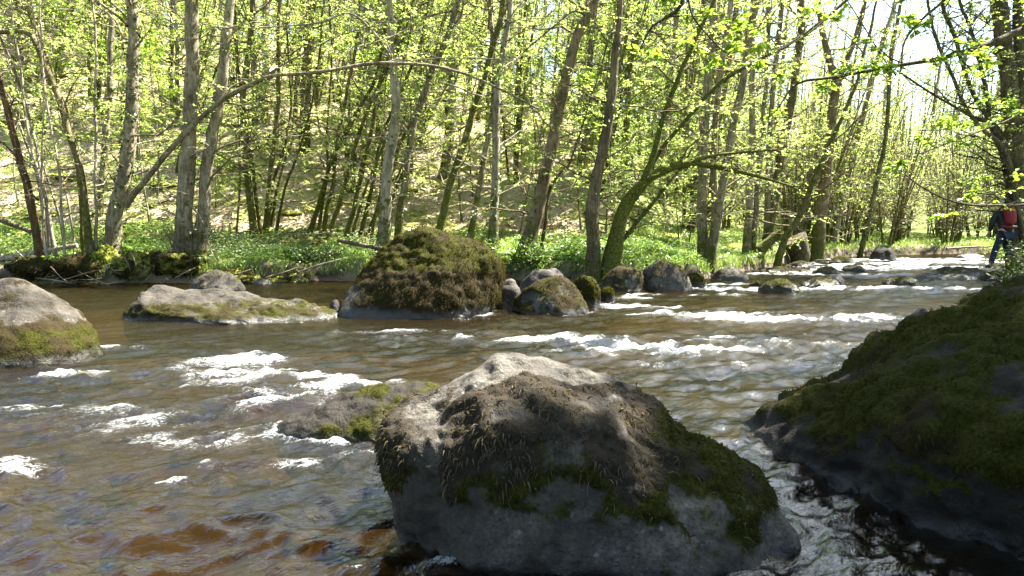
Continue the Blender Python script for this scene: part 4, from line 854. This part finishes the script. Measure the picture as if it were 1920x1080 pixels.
for n, s0, s1, x0, x1, hh, L in ((26000, .15, 4.4, -14, 1.5, .20, .075), (9000, .2, 3.5, 1.0, 4.5, .22, .08), (7000, .2, 5, 4.5, 12, .14, .07), (4000, 1, 9, -16, 8, .10, .09)):
    x, y = bank_points(n, s0, s1, x0, x1); cl = fbm2(x * .9 + 7, y * .9, 3, 95); ok = cl > -.2; x, y, cl = x[ok], y[ok], cl[ok]; z = ground_h(x, y); ok = z > .15; x, y, z, cl = x[ok], y[ok], z[ok], cl[ok]; n = len(x)
    P = np.stack([x, y, z + hh * rg.random(n) * (1 + cl)], -1); az = rg.uniform(0, 6.28, n)
    leaves(a, P, norm(np.stack([np.cos(az), np.sin(az), rg.uniform(-.3, .5, n)], -1)), norm(np.array([0, 0, 1.]) + rg.normal(0, .4, (n, 3))), L * rg.uniform(.6, 1.4, n), np.clip(.5 + .6 * cl + rg.normal(0, .2, n), 0, 1), False, .5)
x, y = bank_points(2600, .5, 4.2, -8, 0.5); ok = fbm2(x * .8, y * .8, 3, 97) > .02; x, y = x[ok], y[ok]; n = len(x); P = np.stack([x, y, ground_h(x, y) + rg.uniform(.18, .30, n)], -1)
for k in range(3):
    az = rg.uniform(0, 6.28, n); leaves(fl, P, np.stack([np.cos(az), np.sin(az), 0 * az + .3], -1), norm(np.array([0, 0, 1.]) + rg.normal(0, .3, (n, 3))), .026, rg.random(n), False, .9)
tag(a.build('ground_cover', ML['herb'], None, False), 'leafy green herbs covering the far bank', None, None, 'stuff')
tag(fl.build('wildflowers', M_FLOWER, None, False), 'scattered small white wildflowers in the herbs', None, None, 'stuff')
# dead leaves on the slope and moss cushions
x = rg.uniform(-26, 14, 42000); y = far_bank(x) + 3.2 + 22 * rg.random(42000) ** 1.6; n = len(x); az = rg.uniform(0, 6.28, n); a = Acc()
leaves(a, np.stack([x, y, ground_h(x, y) + .012], -1), np.stack([np.cos(az), np.sin(az), rg.uniform(-.1, .5, n)], -1), norm(np.array([0, 0, 1.]) + rg.normal(0, .5, (n, 3))), rg.uniform(.06, .13, n), rg.random(n), False, .6)
tag(a.build('leaf_litter', M_LITTER, None, False), 'dry brown leaf litter lying on the hillside', None, None, 'stuff')

# ferns and bank plants
def fern(loc, size, seed, name, label, group):
    r = np.random.default_rng(seed); a = Acc(); nf = 11
    for k in range(nf):
        az = k / nf * 6.28 + r.uniform(-.2, .2); L = size * r.uniform(.7, 1.1); s = np.linspace(0, 1, 16)
        c = np.stack([np.cos(az) * L * s * .8, np.sin(az) * L * s * .8, L * (.95 * s - .75 * s ** 2.2)], -1); T = norm(np.gradient(c, axis=0)); S = norm(np.cross(T, [0, 0, 1.]))
        for sg in (-1, 1):
            ln = L * .26 * np.sin(np.pi * np.clip(s * .92 + .06, 0, 1)) + .01
            leaves(a, c, norm(S * sg + T * .35 + r.normal(0, .1, c.shape)), norm(np.cross(S, T) * 1.0 + r.normal(0, .15, c.shape)), ln, np.clip(.45 + r.normal(0, .2, 16), 0, 1), False, .34)
    o = a.build(name, ML['herb'], None, False); o.location = loc; tag(o, label, 'plant', group); return o
for i, (px, d, sz, lab) in enumerate([(40, 15.3, .55, 'green fern left of the fallen pale log'), (235, 15.6, .6, 'fern growing between the ivy clad trunk and the twin trunked tree'), (275, 15.5, .5, 'small fern left of the shaggy mossy stool'), (545, 16.0, .45, 'fern among white flowers at left centre'), (1020, 15.6, .6, 'fern right of the dark leaning trunk'), (960, 15.4, .55, 'fern left of the dark leaning trunk'), (1055, 15.6, .5, 'fern beside the brown trunk with the mossy foot'), (940, 15.2, .45, 'fern behind the right shoulder of the big mossy boulder'), (105, 15.2, .5, 'fern under the broken topped stem')]):
    x = at(px, 430, d)[0]; fern((x, d, float(ground_h(np.array([x]), np.array([d]))[0])), sz, 600 + i, 'fern', lab, 'ferns on the far bank')
# shrub on the right bank beside the hiker and others
def shrub(loc, w, h, n, seed, label, leafm='herb', ls=.07):
    r = np.random.default_rng(seed); org = np.array(loc); root = thing('shrub', label, 'shrub', org); wood = Acc(); cr = Acc()
    m = 22; az = r.uniform(0, 6.28, m); s = np.linspace(0, 1, 5); D = norm(np.stack([np.cos(az) * w, np.sin(az) * w, 0 * az + h], -1)); ln = r.uniform(.6, 1.05, m) * math.hypot(w, h)
    W = org + D[:, None] * (ln[:, None] * s)[..., None] + np.cumsum(r.normal(0, .03, (m, 5, 3)), 1); v, q = tubes(W, .012 * (1 - .7 * s)[None] * np.ones((m, 1)), 4); wood.add(v, quads=q, moss=.1)
    bi = r.integers(0, m, n); t = r.uniform(.2, 1, n) * 4; k = np.minimum(t.astype(int), 3); f = (t - k)[:, None]; p = W[bi, k] * (1 - f) + W[bi, k + 1] * f + r.normal(0, .12, (n, 3))
    leaves(cr, p, norm(r.normal(size=(n, 3)) * [1, 1, .5]), norm(np.array([0, 0, 1.]) + r.normal(0, .5, (n, 3))), ls * r.uniform(.6, 1.3, n), r.random(n), True, .55)
    wood.build('stems', MB['brown'], root, origin=org); cr.build('foliage', ML[leafm], root, False, origin=org)['kind'] = 'stuff'
def gz(x, y): return float(ground_h(np.array([x]), np.array([y]))[0])
for (px, d, w, h, n, lab, lm) in [(1930, 14.6, .55, .5, 2200, 'dense shrub with leaves darkened for shade on the right bank in front of the hiker', 'ivy'), (1965, 13.4, .7, .7, 1800, 'dark leafy shrub at the right edge below the hiker', 'ivy'), (1925, 21, 1.3, 1.6, 2600, 'leafy shrub behind the hiker on the right bank', 'fresh'),  # ivy leaf colour darkens the two right edge shrubs in place of shade
                                (1000, 15.1, .45, .5, 900, 'low bramble at the foot of the dark leaning trunk', 'herb'), (600, 15.9, .5, .35, 800, 'low ivy mound left of the big mossy boulder', 'ivy'), (560, 15.7, .4, .3, 600, 'small dark bramble on the bank edge at left centre', 'ivy'), (1065, 15.9, .5, .5, 900, 'low leafy bramble between dark leaning trunk and mossy foot', 'herb')]:
    x = at(px, 430, d)[0]; shrub((x, d, gz(x, d) - .03), w, h, n, int(px), lab, lm)

def NTH(n): return f"{n}{'th' if 10 < n % 100 < 14 else {1: 'st', 2: 'nd', 3: 'rd'}.get(n % 10, 'th')}"
# mossy mounds on the slope
PM = []
for j in range(4):
    r = np.random.default_rng(700 + j); u = norm(r.normal(size=(22, 3))); u[:, 2] = np.abs(u[:, 2]) * .6 - .1
    v, T = rock_shape(u * [1, .8, .8], 4, 720 + j, 8, .12, 2.2); n_, _ = vnormals(v, T); acc = Acc(); acc.add(v, tris=T, moss=np.clip(.75 + .5 * fbm(v * 2, 3, j), 0, 1), dry=.15, wet=0.0)
    PM.append((acc, v))
M_MOUND = mat_rock("rock_mound", .3, (0.10, 0.08, 0.06), (0.26, 0.22, 0.17), mossA=(0.10, 0.12, 0.02), mossB=(0.28, 0.29, 0.045))
protos = [a_.build('mossy_mound', M_MOUND) for a_, _ in PM]; used_m = 0
spots = [(430, 320, 24), (465, 335, 23), (470, 300, 26), (545, 380, 20.8), (305, 300, 22), (290, 330, 20.5), (310, 250, 26), (120, 250, 22), (60, 230, 24), (115, 120, 33), (35, 150, 30), (20, 90, 38), (150, 200, 28), (270, 130, 35), (775, 345, 24), (620, 345, 24), (560, 260, 30), (1250, 400, 21), (1380, 420, 22), (1395, 400, 24), (1180, 390, 22), (1520, 452, 27), (1590, 455, 30), (1640, 450, 33), (1300, 330, 28), (1350, 400, 20), (480, 250, 30), (250, 210, 30), (80, 330, 19.5)]
MND = []
for i, (px, py, d) in enumerate(spots):
    o = protos[i] if i < 4 else protos[i % 4].copy()
    if i >= 4: COL.objects.link(o)
    x = at(px, py, d)[0]; s = rg.uniform(.35, .75); o.location = (x, d, gz(x, d) - .05); o.scale = (s, s, s * rg.uniform(.6, .9)); o.rotation_euler = (0, 0, rg.uniform(0, 6.28))
    MND.append((px, o)); tag(o, 'mound', 'mound', 'mossy mounds on the hillside')

for r_, (px, o) in enumerate(sorted(MND, key=lambda q: q[0])): o['label'] = f"yellow green mossy mound on the slope behind the far bank, {NTH(r_ + 1)} from the left"
# fallen logs, sticks, stumps
def log(name, label, pts, w0, w1, bark, cat='log', group=None, moss=(.2, 0, 1), sides=10):
    pts = np.array(pts); pr = resample(np.column_stack([pts, np.linspace(w0, w1, len(pts))]), 22); org = np.array([pts[0, 0], pts[0, 1], pts[0, 2]]); a = Acc()
    v, q = tubes(pr[None, :, :3], pr[None, :, 3], sides, .16, int(abs(pts[0, 0] * 100)) % 900); a.add(v, quads=q, moss=moss[0])
    a.add(np.concatenate([v[:sides], pr[:1, :3]]), tris=[[i, sides, (i + 1) % sides] for i in range(sides)], moss=0.0); a.add(np.concatenate([v[-sides:], pr[-1:, :3]]), tris=[[(i + 1) % sides, sides, i] for i in range(sides)], moss=0.0)
    o = a.build(name, MB[bark], None, origin=org); o.location = org; tag(o, label, cat, group); return o
log('fallen_log', 'pale fallen log lying along the bank at the left edge', [at(-60, 500, 14.6), at(0, 487, 14.7), at(75, 472, 14.9), at(145, 460, 15.0)], .075, .05, 'pale')
log('fallen_log', 'dark fallen branch crossing behind the clump at the left edge', [at(-40, 395, 15.3), at(0, 412, 15.3), at(60, 435, 15.4)], .07, .05, 'brown')
log('fallen_log', 'thin brown log poking out left of the big mossy boulder', [at(634, 450, 15.6), at(680, 460, 15.5), at(725, 468, 15.4)], .05, .045, 'brown')
log('stump', 'short broken mossy log leaning by the low leaning trunk', [at(1425, 470, 20.3), at(1440, 455, 20.3), at(1462, 436, 20.3)], .17, .13, 'olive', 'stump', moss=(.7, 0, 1))
log('stump', 'dark upright root stump on the far bank right of the low leaning trunk', [at(1500, 494, 22.5), at(1499, 475, 22.5), at(1494, 458, 22.5), at(1488, 448, 22.5)], .27, .42, 'dark', 'stump', moss=(.35, 0, 1), sides=14)
u_ = norm(np.random.default_rng(12).normal(size=(24, 3))); u_[:, 2] = np.abs(u_[:, 2])
rock('stump', 'squat lumpy mossy stump under the ivy clad left trunk', at(196, 500, 14.95) + u_ * [.40, .36, .6] - [0, 0, .12], 5, 812, M_MOUND, lambda v, n, z, q: .8 + .6 * q, lambda v, n, z, q: .3 + .6 * q, amp=.22, freq=2.6, p=14, thick=.05, strands=2500, slen=.05, swid=.012, cat='stump')
for i_, (px, py, d_, w_, h_, lab) in enumerate([(255, 500, 14.75, .55, .35, 'mossy lump of bank right of the squat stump'), (330, 505, 14.75, .7, .32, 'mossy turf lump below the twin trunked tree'), (430, 500, 14.8, .75, .28, 'turf lump on the bank edge right of the twin trunked tree'), (150, 505, 14.6, .5, .3, 'dark mossy bank lump left of the squat stump'), (60, 505, 14.5, .6, .26, 'dark bank lump near the fallen pale log'), (530, 497, 15.0, .7, .26, 'grassy bank lump above calm water at left centre'), (975, 490, 14.7, .6, .36, 'mossy bank lump under the dark leaning trunk'), (1030, 495, 14.5, .5, .3, 'mossy lump behind the grey domed rock'), (1400, 485, 18.2, .6, .3, 'mossy bank lump beside the triple trunked tree'), (1480, 478, 21.5, .6, .4, 'mossy bank lump at the foot of the low leaning trunk')]):
    u_ = norm(np.random.default_rng(40 + i_).normal(size=(24, 3))); c_ = at(px, py, d_)
    rock('mossy_lump', lab, np.array([c_[0], d_, gz(c_[0], d_) - .02]) + u_ * [w_, .45, h_], 4, 830 + i_, M_ROCKD if i_ in (3, 4) else M_MOUND, lambda v, n, z, q: .65 + .8 * q, lambda v, n, z, q: .45 + .7 * q, amp=.24, freq=2.8, p=12, thick=.04, strands=1800, dstrands=1200, slen=.08, swid=.012, cat='mound', wetz=.05)
log('fallen_log', 'slim pole lying level across the far rapid', [at(1775, 466, 30), at(1820, 463, 30.5), at(1860, 462, 31)], .05, .04, 'grey')
r = np.random.default_rng(37); FB = []
for i in range(22):
    px, d = r.uniform(20, 1500), r.uniform(19, 32); x = at(px, 430, d)[0]
    if d - far_bank(x) < 3.5: continue
    FB.append((px, x, d))
for i, (px, x, d) in enumerate(sorted(FB)):
    az = r.uniform(-.6, .6) + (3.14 if r.random() > .5 else 0); L = r.uniform(.8, 2.2); ps = []
    for t_ in (0, .35, .7, 1.0):
        xx, yy = x + math.cos(az) * L * t_, d + math.sin(az) * L * t_; ps.append([xx, yy + r.normal(0, .06), gz(xx, yy) + .04 + .25 * t_ * r.random()])
    log('fallen_branch', f'dead branch lying on the leafy slope, {NTH(i + 1)} from the left', ps, r.uniform(.025, .05), .012, ['grey', 'pale', 'brown'][i % 3], 'branch', 'dead branches on the slope', (.2, 0, 1), 7)
r = np.random.default_rng(31)
STK = [(30, 470, 110, 528), (120, 525, 215, 500), (150, 520, 120, 560), (95, 500, 150, 540), (225, 470, 250, 530), (255, 500, 245, 470), (60, 520, 180, 545), (205, 535, 140, 505), (330, 520, 370, 500), (420, 520, 470, 505), (560, 510, 640, 485), (500, 520, 560, 500), (160, 548, 90, 520), (180, 535, 240, 525)]
STK.sort(key=lambda q: q[0] + q[2])
for i, (x0, y0, x1, y1) in enumerate(STK):
    d = 14.3 + r.uniform(-.1, .2); m = ((x0 + x1) / 2 + r.uniform(-5, 5), (y0 + y1) / 2 + r.uniform(-4, 4))
    log('stick', f'thin driftwood stick caught under the left bank, {NTH(i + 1)} from the left', [at(x0, y0, d), at(m[0], m[1], d - .1), at(x1, y1, d + .1)], .016, .007, ['grey', 'pale', 'brown'][i % 3], 'stick', 'driftwood sticks under the left bank', (0, 0, 1), 6)
# roots hanging from the cut bank
n = 420; x = r.uniform(-13, 4, n); y = far_bank(x) + r.uniform(-.25, .12, n); z = ground_h(x, y) + r.uniform(.0, .18, n); D = norm(np.stack([r.normal(0, .6, n), r.uniform(-.9, -.1, n), r.uniform(-1, .1, n)], -1)); s = np.linspace(0, 1, 5); ln = r.uniform(.15, .55, n)
W = np.stack([x, y, z], -1)[:, None] + D[:, None] * (ln[:, None] * s)[..., None] + np.cumsum(r.normal(0, .02, (n, 5, 3)), 1); v, q = tubes(W, r.uniform(.003, .010, n)[:, None] * (1 - .7 * s)[None], 4); a = Acc(); a.add(v, quads=q, tint=np.repeat(r.random(n), 20))
tag(a.build('bank_roots', M_TWIG), 'tangle of thin roots hanging from the undercut bank', None, None, 'stuff')

# ------------------------------------------------------------------ hiker
def skin(name, verts, edges, mat, parent, loc, sub=2, rootv=0):
    me = bpy.data.meshes.new(name); me.from_pydata([v[:3] for v in verts], [], []); me.edges.add(len(edges)); me.edges.foreach_set('vertices', [i for e in edges for i in e]); me.update()
    o = link(name, me, parent); o.location = loc
    md = o.modifiers.new('skin', 'SKIN'); sv = me.skin_vertices[0].data if me.skin_vertices else None
    if sv is None:
        bpy.context.view_layer.objects.active = o; bpy.ops.mesh.customdata_skin_add(); sv = me.skin_vertices[0].data
    for i, v in enumerate(verts):
        rr = v[3]; sv[i].radius = rr if isinstance(rr, tuple) else (rr, rr); sv[i].use_root = (i == rootv)
    md.use_smooth_shade = True
    s = o.modifiers.new('sub', 'SUBSURF'); s.levels = sub; s.render_levels = sub
    me.materials.append(mat); return o
M_SKIN = mat_plain('skin', (0.42, 0.26, 0.19), (0.48, 0.31, 0.23), 30, .6)
M_JACKET = mat_plain('jacket_black', (0.008, 0.009, 0.012), (0.022, 0.023, 0.028), 40, .8)
M_JEANS = mat_plain('jeans_blue', (0.008, 0.013, 0.028), (0.018, 0.027, 0.052), 60, .85)
M_HAIR = mat_plain('cap_grey', (0.28, 0.28, 0.28), (0.42, 0.42, 0.41), 60, .8)
M_BOOT = mat_plain('boot_brown', (0.03, 0.022, 0.015), (0.07, 0.05, 0.03), 40, .7)
M_RED = mat_plain('pack_red', (0.10, 0.004, 0.012), (0.18, 0.008, 0.022), 30, .7)
M_STRAP = mat_plain('strap_pale', (0.55, 0.5, 0.5), (0.65, 0.6, 0.6), 30, .6)
foot = at(1857, 501, 17.6); HL = np.array([foot[0] + .36, 17.6, foot[2] - .03])
person = thing('person', 'hiker in black jacket and blue jeans with a red backpack stepping over stones', 'person', HL)
Z = (0, 0, 0)
body = [(0, 0, .95, .14), (0, .04, 1.12, .13), (0, .13, 1.32, .15), (0, .21, 1.46, .06), (0, .25, 1.53, .055), (0, .29, 1.60, (.075, .085)), (0, .30, 1.69, (.078, .09)), (0, .30, 1.76, .05),
        (-.10, 0, .90, .095), (-.22, .05, .50, .065), (-.36, .0, .09, .042), (-.37, .14, .03, .04), (.10, .02, .90, .095), (.14, .22, .62, .07), (.15, .06, .30, .045), (.16, .20, .25, .04),
        (-.19, .16, 1.40, .06), (-.29, .13, 1.13, .045), (-.22, .30, .95, .032), (-.20, .36, .89, .036), (.19, .16, 1.40, .06), (.30, .13, 1.13, .045), (.24, .30, .95, .032), (.22, .36, .89, .036)]
be = [(0, 1), (1, 2), (2, 3), (3, 4), (4, 5), (5, 6), (6, 7), (0, 8), (8, 9), (9, 10), (10, 11), (0, 12), (12, 13), (13, 14), (14, 15), (2, 16), (16, 17), (17, 18), (18, 19), (2, 20), (20, 21), (21, 22), (22, 23)]
for hand, sx in ((19, -1), (23, 1)):
    hx, hy, hz = body[hand][:3]
    for j, (ox, l_) in enumerate(((-.03, .075), (-.01, .085), (.012, .08), (.032, .06))):
        i0 = len(body); body += [(hx + ox, hy + .05, hz - .03, .010), (hx + ox, hy + .05 + l_ * .35, hz - .05 - l_ * .4, .009)]; be += [(hand, i0), (i0, i0 + 1)]
    i0 = len(body); body += [(hx - sx * .045, hy + .01, hz - .02, .011), (hx - sx * .055, hy + .04, hz - .055, .010)]; be += [(hand, i0), (i0, i0 + 1)]
skin('body', body, be, M_SKIN, person, Z)
jk = [(0, 0, .88, .175), (0, .04, 1.10, .165), (0, .12, 1.30, .185), (0, .19, 1.43, .10), (-.20, .16, 1.40, .085), (-.30, .13, 1.13, .068), (-.23, .29, .965, .05), (.20, .16, 1.40, .085), (.31, .13, 1.13, .068), (.25, .29, .965, .05)]
skin('jacket', jk, [(0, 1), (1, 2), (2, 3), (2, 4), (4, 5), (5, 6), (2, 7), (7, 8), (8, 9)], M_JACKET, person, Z)
skin('jeans', [(0, 0, .92, .16), (-.10, 0, .86, .115), (-.22, .05, .50, .085), (-.36, 0, .10, .065), (.10, .02, .86, .115), (.14, .22, .62, .088), (.15, .06, .31, .066)], [(0, 1), (1, 2), (2, 3), (0, 4), (4, 5), (5, 6)], M_JEANS, person, Z)
for nm, p0, p1 in (('boot', (-.36, -.02, .07), (-.375, .17, .04)), ('boot', (.15, .04, .28), (.165, .23, .26))):
    skin(nm, [(*p0, .06), (p0[0], (p0[1] + p1[1]) / 2, p1[2] + .005, .055), (*p1, .045)], [(0, 1), (1, 2)], M_BOOT, person, Z)
skin('hat', [(0, .265, 1.66, (.09, .10)), (0, .285, 1.73, (.088, .10)), (0, .30, 1.79, .05)], [(0, 1), (1, 2)], M_HAIR, person, Z)
pack = thing('backpack', 'bright red backpack worn by the hiker at the right edge', 'backpack', HL + [0, -.1, 1.0])
skin('bag', [(0, -.03, .10, (.13, .08)), (0, -.02, .25, (.15, .10)), (0, .02, .42, (.17, .11)), (0, .06, .56, (.15, .09)), (0, .09, .63, (.10, .06))], [(0, 1), (1, 2), (2, 3), (3, 4)], M_RED, pack, Z)
skin('hip_belt', [(-.20, .03, .08, .03), (-.10, -.07, .06, .035), (0, -.11, .05, .04), (.10, -.07, .06, .035), (.21, .03, .09, .03)], [(0, 1), (1, 2), (2, 3), (3, 4)], M_RED, pack, Z, 1, 2)
skin('buckle', [(-.03, -.135, .09, .018), (.09, -.12, .085, .016)], [(0, 1)], M_STRAP, pack, Z, 1)
for sx in (-1, 1): skin('shoulder_strap', [(sx * .10, .08, .58, .022), (sx * .12, .19, .56, .022), (sx * .12, .30, .45, .022)], [(0, 1), (1, 2)], M_RED, pack, Z, 1)
